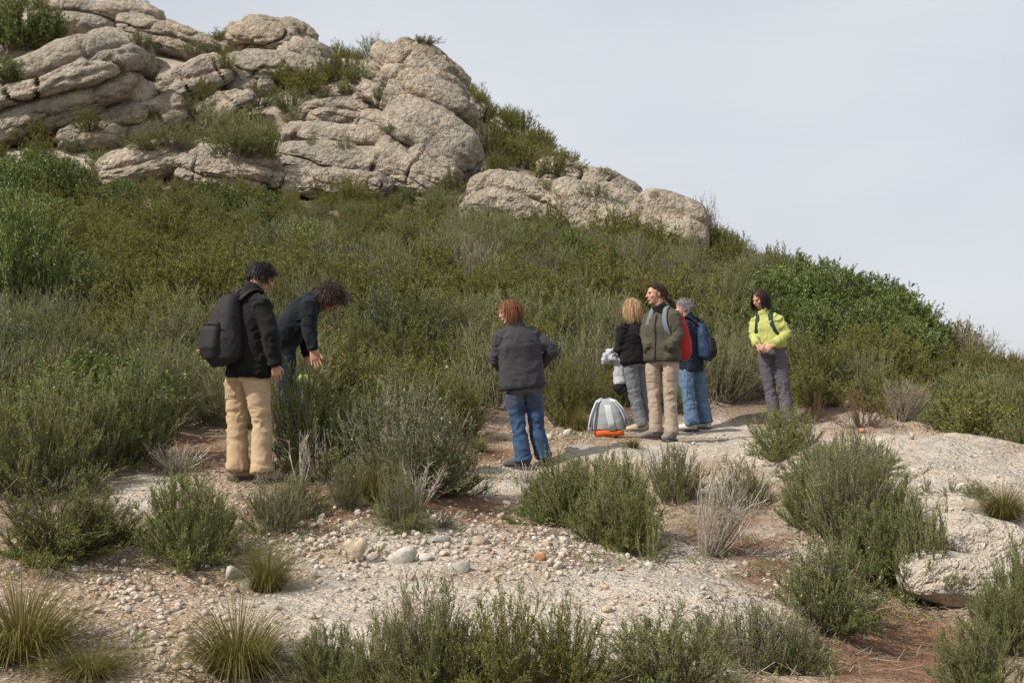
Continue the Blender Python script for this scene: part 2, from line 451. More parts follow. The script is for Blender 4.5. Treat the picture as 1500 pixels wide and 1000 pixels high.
def rock_layer(parent, x0, y0, x1, y1, tilt, seed, sub=6, depth=1.0, Y=None, bed=0.9, sq=2.7, push=0.0, rough=1.0, lean=0.45, material=None):
    """one rounded bed of rock seen between the given photograph limits, standing at its real distance"""
    cx, cy = (x0 + x1) / 2, (y0 + y1) / 2
    if Y is None:
        hit = cast(cx, min(y1 + 2, 640)); Y = hit[1] + push
    hit = cast(cx, y1 - 1)
    if hit is not None:
        c_ = (y1 - y0) / 2 * hit[1] / FPX; b_ = max((x1 - x0) / 2 * hit[1] / FPX, c_) * 0.85 * depth
        Y = min(Y, hit[1] + .12 * b_ + lean * c_ * .85)
    a, c = (x1 - x0) / 2 * Y / FPX, (y1 - y0) / 2 * Y / FPX
    t = R(tilt)
    a *= 1.1; c *= 0.98 - 0.25 * abs(math.sin(t))
    b = max(a, c) * 0.85 * depth
    if sub == 6 and (x1 - x0) < 112: sub = 5
    v, f = ico(sub)
    r = (np.abs(v) ** sq).sum(1) ** (-1 / sq)
    p = v * r[:, None] * np.array([a, b, c])
    ctr = P(cx, cy, Y + b * 0.35)
    q = p + ctr
    nrm = unit(v / np.array([a, b, c]))
    s = min(1.0, c / 1.2)
    low = fbm(q * 0.28, 2, seed) * 0.32 * s + fbm(q * 1.1, 3, seed + 9) * 0.06 * s
    hgt = p[:, 2] + fbm(q * 0.3, 3, seed + 3) * 0.5 + 0.15 * p[:, 0] * math.sin(seed)
    fr = (hgt / bed + seed * 0.37) % 1.0
    prof = np.sqrt(np.clip(1 - (2 * fr - 1) ** 2, 0, 1))
    ledge = (prof - 0.75) * 0.42 * bed * s
    fr2 = (hgt / (bed * .29) + seed * 0.7 + fbm(q * .8, 2, seed + 12) * .6) % 1.0
    ledge = ledge + (np.sqrt(np.clip(1 - (2 * fr2 - 1) ** 2, 0, 1)) - .8) * .075 * bed * s * np.clip(fbm(q * .45, 2, seed + 14) * 2.2 + .6, 0, 1.6)
    crk = np.abs(noise3(q * np.array([.8, .8, .35]), seed + 5))
    crack = -0.38 * s * (1 - sstep(0.0, 0.045, crk))
    fine = fbm(q * np.array([2.4, 2.4, 6.5]), 4, seed + 7, .6) * 0.05 * rough - .05 * s * (1 - sstep(0, .12, np.abs(noise3(q * np.array([1.6, 1.6, 4.2]), seed + 21))))
    disp = low + ledge + crack + fine
    p = p + nrm * disp[:, None]
    m = Matrix.Rotation(t, 3, 'Y')
    p = p @ np.array(m).T
    p[:, 1] += lean * p[:, 2]
    seam = np.clip((0.5 - prof) * 2.2, 0, 1) * (0.4 + 0.6 * (fbm(q * 0.5, 2, seed + 2) > -0.05))
    o = link("rock_layer", new_mesh("rock_layer", p, f, [material or M_CLIFF], True, None, {"seam": seam, "rock": np.ones(len(p)), "red": np.zeros(len(p)), "litter": np.zeros(len(p))}), parent)
    o.location = Vector(ctr) - (parent.location if parent else Vector())
    ROCK_ELL.append((cx, cy, (x1 - x0) / 2, (y1 - y0) / 2, Y, b))
    return o

def outcrop(label, base, layers):
    e = empty("rock_outcrop", P(*base)); tag(e, label, "rock")
    for L in layers: rock_layer(e, *L[:6], **(L[6] if len(L) > 6 else {}))
    return e

outcrop("tall rounded outcrop of layered pale conglomerate on the skyline, above the bent person", (560, 275, 44), [
  (533, 56, 688, 190, 28, 1, dict(sub=6, Y=48.5, bed=1.7, sq=2.5)),
  (516, 100, 690, 215, 26, 2, dict(Y=47.2, bed=1.6, sq=2.6)),
  (560, 150, 692, 275, 35, 3, dict(sub=6, Y=46.6, bed=1.9)),
  (446, 145, 560, 196, 6, 4, dict(Y=45.4, bed=.8)),
  (512, 165, 640, 225, 15, 14, dict(Y=46, bed=.8)),
  (418, 184, 668, 270, 14, 5, dict(Y=44.2, bed=1.3, depth=.7)),
  (392, 215, 640, 282, 9, 6, dict(sub=6, Y=42.8, bed=1.1, depth=.6)),
  (400, 246, 570, 296, 4, 7, dict(Y=42.6, bed=.6, depth=.5)),
  (590, 205, 690, 285, 40, 8, dict(Y=45, bed=1.3)),
  (530, 225, 660, 288, 22, 9, dict(Y=43.5, bed=1.0, depth=.6)),
])
outcrop("overhanging cap rock on a pedestal on the skyline, left of the tall outcrop", (400, 130, 54), [
  (346, 24, 458, 98, 10, 21, dict(sub=6, Y=54, bed=1.5, sq=2.4)),
  (334, 76, 436, 135, 8, 22, dict(Y=53, bed=.8)),
  (410, 55, 492, 125, 30, 23, dict(Y=57, bed=1.4)),
])
outcrop("broad bare slab dome with a boulder on top in the upper left corner", (100, 190, 50), [
  (-60, 66, 210, 215, -24, 31, dict(sub=6, Y=53, bed=1.6, depth=.7)),
  (-40, 60, 90, 120, -6, 32, dict(Y=58, bed=1.2)),
  (78, -6, 194, 66, 8, 33, dict(Y=60, bed=1.4)),
  (120, 40, 215, 125, 12, 34, dict(Y=57, bed=1.4)),
  (150, 2, 240, 50, 18, 35, dict(Y=66, bed=1.0)),
  (-40, 150, 150, 215, -20, 36, dict(Y=52, bed=1.0, depth=.6)),
  (40, 100, 190, 175, -22, 37, dict(Y=54, bed=1.1, depth=.6)),
])
outcrop("grey slab sloping right along the skyline behind the dark bush", (245, 70, 62), [
  (165, 26, 325, 88, 20, 41, dict(Y=62, bed=1.2, depth=.6)),
])
outcrop("diagonal ribs of pale rock climbing between the shrubs below the cap rock", (240, 190, 50), [
  (128, 108, 232, 215, -30, 51, dict(Y=50, bed=1.1, depth=.6)),
  (175, 140, 270, 210, -34, 52, dict(Y=49, bed=.9, depth=.6)),
  (225, 82, 335, 165, -33, 53, dict(Y=52, bed=.9, depth=.5)),
  (268, 128, 378, 200, -32, 54, dict(Y=49.5, bed=.8, depth=.5)),
  (325, 108, 400, 150, -8, 55, dict(Y=52.5, bed=.6, depth=.5)),
])
outcrop("small tilted boulder left of the diagonal rock ribs", (130, 222, 46), [
  (92, 182, 172, 224, -12, 61, dict(Y=45, bed=.7)),
])
outcrop("low slab with broken ledges peeping out left of the cracked dome rock", (210, 268, 42), [
  (150, 208, 275, 275, -14, 62, dict(Y=42, bed=.7, depth=.6)),
])
outcrop("low cracked dome of layered rock at the foot of the tall outcrop", (330, 275, 41), [
  (262, 208, 402, 288, 5, 63, dict(sub=6, Y=41, bed=.75, depth=.7)),
])
outcrop("long low pale outcrop on the right ridge above the standing group", (860, 340, 39), [
  (690, 255, 850, 345, 8, 71, dict(sub=6, Y=38.5, bed=1.0, depth=.7)),
  (790, 240, 945, 305, 22, 72, dict(Y=41, bed=.9, depth=.6)),
  (800, 262, 905, 352, 30, 73, dict(Y=37.5, bed=1.1, depth=.6)),
  (855, 265, 985, 350, 25, 74, dict(sub=6, Y=37.5, bed=1.0, depth=.6)),
  (925, 280, 1035, 372, 22, 75, dict(sub=6, Y=36, bed=.9, depth=.6)),
  (672, 285, 770, 335, -5, 76, dict(Y=38, bed=.7, depth=.6)),
  (740, 285, 850, 348, 12, 77, dict(Y=38, bed=.8, depth=.6)),
  (880, 310, 1000, 365, 15, 78, dict(Y=37, bed=.8, depth=.5)),
])

outcrop("undercut pale ledge at the lower right edge of the big slab, above the corner bushes", (1420, 885, 7.0), [
  (1335, 822, 1530, 888, 10, 91, dict(Y=7.4, bed=.3, depth=.45, lean=.15, rough=.3, material=M_GROUND)),
  (1380, 760, 1540, 850, 20, 92, dict(Y=7.9, bed=.4, depth=.5, lean=.3, rough=.3, material=M_GROUND)),
])
# sight lines that also stop at the outcrops, to seat plants on their ledges
from mathutils.bvhtree import BVHTree
_bv, _bf, _bn = [], [], 0
for _o in COL.objects:
    if _o.name.startswith("rock_layer"):
        _m = _o.data; _v = np.empty(len(_m.vertices) * 3, np.float32); _m.vertices.foreach_get("co", _v)
        _v = _v.reshape(-1, 3) + np.array(_o.location + _o.parent.location)
        _f = np.empty(len(_m.loops), np.int32); _m.loops.foreach_get("vertex_index", _f)
        _bv.append(_v); _bf.append(_f.reshape(-1, 3) + _bn); _bn += len(_v)
ROCK_BVH = BVHTree.FromPolygons(np.concatenate(_bv).tolist(), np.concatenate(_bf).tolist(), all_triangles=True)
def cast2(px, py):
    g = cast(px, py)
    d = Vector(P(px, py, 1.0) - EYE).normalized()
    loc, nrm, i, dist = ROCK_BVH.ray_cast(Vector(EYE), d)
    if loc is not None and (g is None or loc.y < g[1]): return np.array(loc) + np.array([0, .12, -.08])
    return g

# ------------------------------------------------------------------ loose stones
def stone_mesh(seed, sub=3, flat=0.62, cut=8):
    rng = np.random.default_rng(seed)
    v, f = ico(sub)
    p = v * np.array([1, rng.uniform(.65, .95), flat * rng.uniform(.8, 1.15)])
    for k in range(cut):
        n = unit(rng.normal(size=3) * [1, 1, .8]); d = rng.uniform(.38, .68)
        over = np.maximum(p @ n - d, 0); p = p - over[:, None] * n * 0.95
    p = p * (1 + fbm(p * 1.6, 3, seed)[:, None] * 0.13)
    return p, f

STONES = []
for k in range(8):
    p, f = stone_mesh(100 + k, 3 if k in (2, 4) else 2)
    STONES.append(new_mesh("stone", p, f, [M_STONE], True, None, {"tone": np.zeros(len(p))}))

def put_stone(px, py, wpx, hpx, label=None, mesh=None, material=None, sink=0.3, rot=None, cat="stone", group=None, name="stone"):
    hit = cast(px, py + hpx * 0.45)
    if hit is None: return None
    Y = hit[1]; sx = wpx / 2 * Y / FPX; sz = hpx / 2 * Y / FPX
    if mesh is None: mesh = STONES[int(abs(px * 7 + py * 3)) % 7]
    o = link(name, mesh)
    b = np.array(mesh.vertices[0].co)
    o.scale = (sx, sx * 0.85, sz / 0.62)
    o.location = hit + np.array([0, sx * 0.4, sz * (1 - 2 * sink) + 0.004])
    o.rotation_euler = (0, 0, rot if rot is not None else 0)
    if material:
        o.data = mesh.copy(); o.data.materials.clear(); o.data.materials.append(material)
    tag(o, label, cat, group)
    return o

def heart_mesh():
    v, f = ico(4)
    x, y, z = v[:, 0], v[:, 1], v[:, 2]
    w = np.clip(0.62 + 0.45 * z - 0.12 * z * z, 0.2, 1.2)
    p = np.stack([x * w * 1.05, y * 0.75 * (0.75 + .25 * z), z * 0.85 - 0.28 * np.exp(-(x * 3.2 + .2) ** 2) * (z > 0) * z], 1)
    return new_mesh("stone", p * (1 + fbm(p * 1.5, 3, 8)[:, None] * 0.07), f, [M_STONE], True, None, {"tone": np.zeros(len(p))})

S_CREAM, S_WHITE, S_GREY, S_RUST, S_TAN = [tinted_stone(n, c) for n, c in (("cream_stone", (.50, .42, .32)), ("white_stone", (.53, .51, .475)), ("grey_stone", (.34, .33, .30)), ("rust_stone", (.46, .24, .13)), ("tan_stone", (.44, .36, .28)))]
hm = heart_mesh()
o = put_stone(521, 810, 42, 32, "heart shaped cream boulder on the gravel in the foreground", hm, S_CREAM, sink=0.06)
put_stone(592, 812, 48, 32, "pale grey wedge shaped rock lying right of the heart shaped boulder", STONES[2], S_WHITE, sink=.3, rot=.3)
put_stone(623, 815, 40, 16, "flat whitish slab stone against the right side of the wedge shaped rock", STONES[3], S_WHITE, sink=.3)
put_stone(677, 828, 44, 26, "smooth dull grey cobble sunk in the bedrock below the wedge shaped rock", STONES[5], S_GREY, sink=.4)
put_stone(705, 790, 38, 20, "oblong pale stone on the gravel between the rosemary clumps", STONES[4], S_TAN, sink=.3)
put_stone(648, 789, 30, 17, "grey tilted stone under the dead twigs, left of the oblong pale stone", STONES[1], S_GREY, sink=.25, rot=.4)
put_stone(662, 781, 13, 9, "small round bluish grey stone resting on the grey tilted stone", STONES[0], S_GREY, sink=.1)
put_stone(567, 763, 17, 13, "single round whitish stone on the slope above the heart shaped boulder", STONES[6], S_WHITE, sink=.2)
put_stone(336, 840, 30, 26, "rounded white boulder beside the small grass tuft at left", STONES[6], S_WHITE, sink=.15)
put_stone(364, 856, 26, 22, "broken white rock behind the small grass tuft at left", STONES[2], S_WHITE, sink=.2)
put_stone(792, 815, 20, 15, "rusty orange stone among pale pebbles below the right hand rosemary", STONES[1], S_RUST, sink=.2)
put_stone(857, 790, 15, 10, "reddish brown stone at the foot of the right hand rosemary", STONES[3], S_RUST, sink=.2)
put_stone(953, 829, 22, 15, "round white stone at the base of the narrow rosemary sprig", STONES[5], S_WHITE, sink=.2)
put_stone(921, 816, 13, 10, "small round white pebble left of the narrow rosemary sprig", STONES[0], S_WHITE, sink=.2)
put_stone(802, 843, 16, 16, "upright cream pebble just above the bottom shrubs", STONES[6], S_CREAM, sink=.2)
put_stone(890, 893, 24, 11, "flat cream stone lying on the bare bedrock at lower centre", STONES[4], S_CREAM, sink=.25)
put_stone(1337, 638, 15, 13, "round tan boulder perched on the crest of the right hand slab", STONES[6], S_TAN, sink=.08)
put_stone(1264, 631, 17, 9, "flat orange stone on the crest of the right hand slab", STONES[3], S_RUST, sink=.15)
put_stone(1140, 862, 13, 11, "round cream pebble on red soil below the flowering rosemary", STONES[6], S_CREAM, sink=.1)
put_stone(1430, 842, 18, 16, "tan cobble stuck in the lower edge of the right hand slab", STONES[5], S_TAN, sink=.3)
put_stone(833, 634, 16, 13, "whitish block beside the path left of the grey and orange rucksack", STONES[2], S_WHITE, sink=.15)
put_stone(806, 640, 14, 11, "small white stone just right of the blue jeans", STONES[0], S_WHITE, sink=.15)
put_stone(735, 640, 22, 11, "pitted tan rock at the edge of the path, left of the blue jeans", STONES[1], S_TAN, sink=.2)
put_stone(705, 648, 12, 7, "little grey stone at the edge of the scrub, left of the pitted tan rock", STONES[3], S_GREY, sink=.2)
put_stone(195, 930, 14, 15, "white pebble of a pair on the gravel, left lower foreground", STONES[0], S_WHITE, sink=.15)
put_stone(208, 926, 14, 12, "cream pebble of a pair on the gravel, left lower foreground", STONES[4], S_CREAM, sink=.15)
put_stone(272, 936, 25, 20, "angular cream slab beside the large grass tuft at bottom left", STONES[2], S_CREAM, sink=.35)
put_stone(158, 850, 17, 10, "grey flat stone on the gravel below the yellowish shrub", STONES[3], S_GREY, sink=.2)
put_stone(187, 893, 17, 12, "pale oval stone alone on the gravel at left", STONES[5], S_WHITE, sink=.2)
put_stone(1062, 874, 12, 7, "small tan stone near the dry clump at lower right", STONES[1], S_TAN, sink=.2)

AREAS = [   # px, py, spread x, spread y, how many
 (470, 800, 90, 40, 70), (600, 790, 110, 28, 60), (800, 810, 70, 24, 45), (180, 880, 130, 60, 70), (260, 960, 90, 25, 25), (740, 770, 60, 25, 30),
 (840, 640, 45, 8, 22), (720, 690, 45, 20, 20), (250, 690, 90, 25, 25), (560, 760, 60, 18, 20), (1040, 640, 25, 6, 8), (300, 750, 40, 30, 12)]
rng = np.random.default_rng(5)
grp = ["in the gravel patch round the heart shaped boulder", "in the gravel strip behind the wedge shaped rock", "in the pebble bed below the right hand rosemary", "on the gravel at lower left", "on the gravel at the bottom left edge", "on the slope below the blue jeans", "along the path beside the grey and orange rucksack", "on the path round the blue jeans", "on the bare ground left of the tan trousers", "on the reddish slope under the twiggy shrubs", "at the path end behind the light blue jeans", "between the two small left hand shrubs"]
count = 0
for (ax, ay, sx, sy, n), g in zip(AREAS, grp):
    for k in range(n):
        if count >= 290: break
        w = 7 + 13 * rng.random() ** 2.2
        px, py = ax + rng.normal() * sx * .6, ay + rng.normal() * sy * .6
        sz = "small pale" if w < 9 else "mid sized pale" if w < 13 else "larger pale"
        o = put_stone(px, py, w, w * rng.uniform(.55, .85), sz + " loose stone " + g, STONES[rng.integers(7)], sink=.22, rot=rng.uniform(0, 6.28), group="loose stones " + g)
        if o is not None: count += 1

for (bx_, by_, bn_, g) in ((597, 388, 7, "above the bent person's head"), (672, 434, 4, "left of the red haired head"), (655, 535, 7, "by the big grey green bush")):
    for k in range(bn_):
        w = 8 + 10 * rng.random()
        put_stone(bx_ + rng.normal() * 12, by_ + rng.normal() * 5, w, w * .6, "pale stone on the bare earth patch " + g, STONES[rng.integers(7)], S_TAN if k % 2 else S_CREAM, sink=.2, rot=rng.uniform(0, 6), group="stones on the earth patch " + g)

# gravel nobody could count
gv, gf = ico(1)
def gravel(name, n, areas, smin, smax, seed):
    rng = np.random.default_rng(seed)
    V, F, T = [], [], []
    base = 0
    wts = np.array([a[4] for a in areas], float); wts /= wts.sum()
    pick = rng.choice(len(areas), n, p=wts)
    xy = []
    for a in pick:
        ax, ay, sx, sy, _ = areas[a]
        xy.append((ax + rng.normal() * sx, ay + rng.normal() * sy))
    xy = np.array(xy)
    # bedrock lies bare: fewer pebbles there
    u, v = (xy[:, 0] - 750) / FPX, (500 - xy[:, 1]) / FPX
    # solve distance with a coarse fixed-point walk along the sight line
    dyc = math.cos(PITCH) - v * math.sin(PITCH); dzc = math.sin(PITCH) + v * math.cos(PITCH)
    Y = np.full(len(xy), 4.0)
    slope = dzc / dyc
    ok = np.zeros(len(xy), bool)
    for it in range(260):
        z = EYE[2] + slope * Y
        h = hfun(u / dyc * Y, Y)
        ok |= z <= h
        Y = np.where(ok, Y, Y + np.maximum((z - h) * 0.9, 0.02))
    sel = ok & (Y < 18) & (Y > 4.3)
    X = (u / dyc * Y)[sel]; Y = Y[sel]
    X += rng.normal(size=len(X)) * .03; Y += rng.normal(size=len(Y)) * .05
    Z = hfun(X, Y)
    m = len(X)
    s = smin + (smax - smin) * rng.random(m) ** 3
    ang = rng.uniform(0, 6.28, m); ca, sa = np.cos(ang), np.sin(ang)
    ell = np.stack([np.ones(m), rng.uniform(.6, .95, m), rng.uniform(.45, .8, m)], 1) * s[:, None]
    jit = 1 + rng.normal(size=(m, len(gv), 1)) * 0.17
    p = gv[None] * jit * ell[:, None, :]
    x = p[..., 0] * ca[:, None] - p[..., 1] * sa[:, None]; y = p[..., 0] * sa[:, None] + p[..., 1] * ca[:, None]
    p = np.stack([x + X[:, None], y + Y[:, None], p[..., 2] + (Z + ell[:, 2] * .35)[:, None]], -1)
    F = (gf[None] + (np.arange(m) * len(gv))[:, None, None]).reshape(-1, 3)
    tone = np.repeat(rng.random(m), len(gv))
    o = link(name, new_mesh(name, p.reshape(-1, 3), F, [M_STONE], True, None, {"tone": tone}))
    tag(o, "fine pale gravel scattered over the bare ground", "gravel", kind="stuff")
    return o
gravel("gravel", 4600, [(a, b, c * .95, d * .95, e) for a, b, c, d, e in AREAS] + [(1100, 660, 60, 12, 20), (1330, 720, 80, 50, 26), (1420, 690, 40, 25, 10), (1000, 880, 120, 50, 30), (650, 880, 150, 45, 30), (1110, 690, 30, 20, 20), (1150, 850, 60, 40, 16)], 0.006, 0.026, 9)

# ------------------------------------------------------------------ plant materials
def leaf_material(name, cols, spec=0.25, trans=0.28, rough=0.6):
    m, nt, bs, out = mat(name)
    t = attr_n(nt, "tint"); oi = nt.nodes.new("ShaderNodeObjectInfo")
    fac = math_n(nt, 'ADD', math_n(nt, 'MULTIPLY', t, 0.62), math_n(nt, 'MULTIPLY', oi.outputs["Random"], 0.38))
    c = ramp(nt, [(i / (len(cols) - 1), k) for i, k in enumerate(cols)], fac).outputs[0]
    nt.links.new(c, bs.inputs["Base Color"])
    bs.inputs["Roughness"].default_value = rough; bs.inputs["Specular IOR Level"].default_value = spec
    tr = nt.nodes.new("ShaderNodeBsdfTranslucent")
    nt.links.new(mixc(nt, 1.0, c, (1.15, 1.2, .6), 'MULTIPLY'), tr.inputs[0])
    mx = nt.nodes.new("ShaderNodeMixShader"); mx.inputs[0].default_value = trans
    nt.links.new(bs.outputs[0], mx.inputs[1]); nt.links.new(tr.outputs[0], mx.inputs[2]); nt.links.new(mx.outputs[0], out.inputs[0])
    return m

def wood_material(name, a, b):
    m, nt, bs, out = mat(name)
    t = attr_n(nt, "tint")
    nt.links.new(ramp(nt, [(0, a), (1, b)], t).outputs[0], bs.inputs["Base Color"])
    bs.inputs["Roughness"].default_value = 0.9; bs.inputs["Specular IOR Level"].default_value = 0.15
    return m

L_ROSE = leaf_material("rosemary_leaf", [(.060, .083, .019), (.118, .150, .037), (.177, .208, .059), (.268, .288, .114)], .3, .25)
L_OLIVE = leaf_material("heath_leaf", [(.073, .085, .018), (.135, .145, .030), (.194, .194, .043), (.263, .244, .065)], .2, .32)
L_GREEN = leaf_material("mastic_leaf", [(.043, .069, .013), (.082, .125, .021), (.132, .183, .034), (.218, .265, .066)], .45, .2, .45)
L_BROOM = leaf_material("broom_leaf", [(.072, .090, .029), (.116, .136, .046), (.165, .180, .070), (.237, .231, .116)], .2, .25)
L_SILVER = leaf_material("silver_leaf", [(.062, .085, .030), (.105, .132, .056), (.165, .19, .10), (.36, .37, .32)], .25, .22)
L_GRASS = leaf_material("tussock_grass", [(.085, .082, .022), (.13, .115, .034), (.20, .165, .065), (.31, .25, .13)], .25, .3)
L_RUST = leaf_material("withered_leaf", [(.085, .040, .018), (.14, .068, .026), (.20, .10, .04), (.24, .15, .07)], .1, .2)
L_GORSE = leaf_material("gorse_leaf", [(.074, .094, .025), (.128, .150, .035), (.195, .208, .048), (.296, .289, .081)], .25, .25)
W_GREY = wood_material("grey_twig", (.10, .080, .058), (.30, .255, .20))
W_PALE = wood_material("bleached_twig", (.22, .19, .155), (.46, .41, .345))
W_BROWN = wood_material("brown_twig", (.07, .05, .035), (.19, .145, .105))
M_FLOWER = leaf_material("flower_petal", [(.42, .44, .56), (.5, .52, .62), (.6, .6, .66), (.66, .66, .68)], .2, .3)

# ------------------------------------------------------------------ plant builder
def prisms(a, b, ra, rb, sides=3):
    """thin tapering sticks from a to b"""
    n = len(a); d = unit(b - a)
    ref = np.where(np.abs(d[:, 2:3]) > .9, [[1., 0, 0]], [[0, 0, 1.]])
    u = unit(np.cross(d, ref)); w = np.cross(d, u)
    ang = np.arange(sides) * 2 * math.pi / sides
    ring = u[:, None] * np.cos(ang)[None, :, None] + w[:, None] * np.sin(ang)[None, :, None]
    va = a[:, None] + ring * np.reshape(ra, (-1, 1, 1)); vb = b[:, None] + ring * np.reshape(rb, (-1, 1, 1))
    V = np.concatenate([va, vb], 1).reshape(-1, 3)
    o = (np.arange(n) * 2 * sides)[:, None]
    F = np.stack([np.concatenate([o + k, o + (k + 1) % sides, o + sides + (k + 1) % sides, o + sides + k], 1) for k in range(sides)], 1).reshape(-1, 4)
    return V, F

def leaves(c, ax, l, w, rng, lift=0.5):
    """one diamond blade per position, pointing along ax"""
    n = len(c)
    side = unit(np.cross(ax, rng.normal(size=(n, 3))))
    l = np.reshape(l, (-1, 1)); w = np.reshape(w, (-1, 1))
    m = c + ax * l * lift
    V = np.stack([c, m + side * w * .5, c + ax * l, m - side * w * .5], 1).reshape(-1, 3)
    F = (np.arange(n) * 4)[:, None] + np.arange(4)[None]
    return V, F

def bez(a, b, c, t):
    t = np.reshape(t, (-1, 1))
    return a * (1 - t) ** 2 + 2 * b * t * (1 - t) + c * t * t

def bez_d(a, b, c, t):
    t = np.reshape(t, (-1, 1))
    return unit(2 * (1 - t) * (b - a) + 2 * t * (c - b))

def shrub_data(seed, h, r, stems, shoots, per_shoot, leaf, width, shoot_len, spread=.6, leaf_out=.8, upright=.35, bare=.3, stem_r=.006, dome=.78, clump=.0, flowers=0, twig_frac=0.0, droop=0.0, round_frac=.5):
    rng = np.random.default_rng(seed)
    az = rng.uniform(0, 2 * math.pi, stems); rr = r * np.sqrt(rng.random(stems))
    lob = 1 + .28 * np.sin(az * 2 + rng.uniform(0, 6)) + .18 * np.sin(az * 5 + rng.uniform(0, 6))
    rr = rr * lob
    th = h * (1 - dome * np.minimum(rr / (r * 1.05), 1.05) ** 2.2) * rng.uniform(.55, 1.06, stems)
    A = np.stack([np.cos(az) * rr * .38, np.sin(az) * rr * .38, np.full(stems, -.03)], 1)
    C = np.stack([np.cos(az) * rr, np.sin(az) * rr, th], 1) + rng.normal(size=(stems, 3)) * .04 * h
    B = np.stack([np.cos(az) * rr * .8, np.sin(az) * rr * .8, th * .42], 1) + rng.normal(size=(stems, 3)) * .06 * h
    # part of the stems end on a rounded dome, so that the crown closes down to the ground
    dm = rng.random(stems) < round_frac
    el = np.arcsin(rng.random(stems) ** .8); rad_ = rng.uniform(.78, 1.04, stems) * lob
    dv = np.stack([np.cos(az) * np.cos(el), np.sin(az) * np.cos(el), np.sin(el)], 1)
    rad_ = rad_ * (1 + .34 * noise3(dv * 2.1 + 7, seed))
    Cd = np.stack([np.cos(az) * np.cos(el) * r * rad_, np.sin(az) * np.cos(el) * r * rad_, h * (np.sin(el) * .93 + .05) * (.8 + .2 * rad_) * rng.uniform(.85, 1.05, stems)], 1)
    Bd = Cd * np.array([.55, .55, .42]) + rng.normal(size=(stems, 3)) * .06 * h
    C = np.where(dm[:, None], Cd, C); B = np.where(dm[:, None], Bd, B)
    TV, TF, TT, nV = [], [], [], 0
    K = 4; tt = np.linspace(0, 1, K + 1)
    srad = stem_r * rng.uniform(.6, 1.4, stems)
    for k in range(K):
        v, f = prisms(bez(A, B, C, np.full(stems, tt[k])), bez(A, B, C, np.full(stems, tt[k + 1])), srad * (1 - .75 * tt[k]), srad * (1 - .75 * tt[k + 1]))
        TV.append(v); TF.append(f + nV); nV += len(v); TT.append(np.repeat(rng.random(stems), 6))
    si = rng.integers(0, stems, shoots)
    t = bare + (1 - bare) * rng.random(shoots) ** .85
    S = bez(A[si], B[si], C[si], t); D = bez_d(A[si], B[si], C[si], t)
    sd = unit(D + rng.normal(size=(shoots, 3)) * spread + np.array([0, 0, upright]))
    sl = shoot_len * rng.uniform(.5, 1.25, shoots)
    E = S + sd * sl[:, None]
    E[:, 2] = np.maximum(E[:, 2] - droop * sl, .01)
    v, f = prisms(S, E, np.full(shoots, stem_r * .42), np.full(shoots, stem_r * .18))
    TV.append(v); TF.append(f + nV); nV += len(v); TT.append(np.repeat(rng.random(shoots), 6))
    keep = rng.random(shoots) >= twig_frac
    Sk, Ek, sdk, slk = S[keep], E[keep], sd[keep], sl[keep]
    sh_t = rng.random(len(Sk))
    li = np.repeat(np.arange(len(Sk)), per_shoot); n = len(li)
    q = (np.tile(np.arange(per_shoot), len(Sk)) + rng.random(n)) / per_shoot
    c = Sk[li] + (Ek - Sk)[li] * q[:, None]
    rad = rng.normal(size=(n, 3)); rad = unit(rad - (rad * sdk[li]).sum(1, keepdims=True) * sdk[li])
    ax = unit(sdk[li] * (1 - leaf_out * .6) + rad * leaf_out + np.array([0, 0, .25]))
    ln = leaf * rng.uniform(.65, 1.25, n) * (1 - .35 * q)
    LV, LF = leaves(c, ax, ln, width * rng.uniform(.7, 1.3, n), rng)
    tint = np.clip(.12 + .36 * sh_t[li] + .36 * q + rng.normal(size=n) * .17, 0, 1)
    LT = np.repeat(tint, 4)
    FL = None
    if flowers:
        fi = rng.choice(len(Sk), flowers)
        c = Ek[fi] + rng.normal(size=(flowers, 3)) * .012
        c = np.repeat(c, 3, 0)
        fv, ff = leaves(c, unit(rng.normal(size=(len(c), 3))), np.full(len(c), .014), np.full(len(c), .011), rng)
        FL = (fv, ff, np.repeat(rng.random(len(c)), 4))
    return (LV, LF, LT), (np.concatenate(TV), np.concatenate(TF), np.concatenate(TT)), FL

def joined(name, parts, mats):
    V, F, T, MI, n = [], [], [], [], 0
    for k, part in enumerate(parts):
        if part is None: continue
        v, f, t = part
        V.append(v); F.append(f + n); T.append(t); MI.append(np.full(len(f), k)); n += len(v)
    return new_mesh(name, np.concatenate(V), np.concatenate(F), mats, False, np.concatenate(MI), {"tint": np.concatenate(T)})

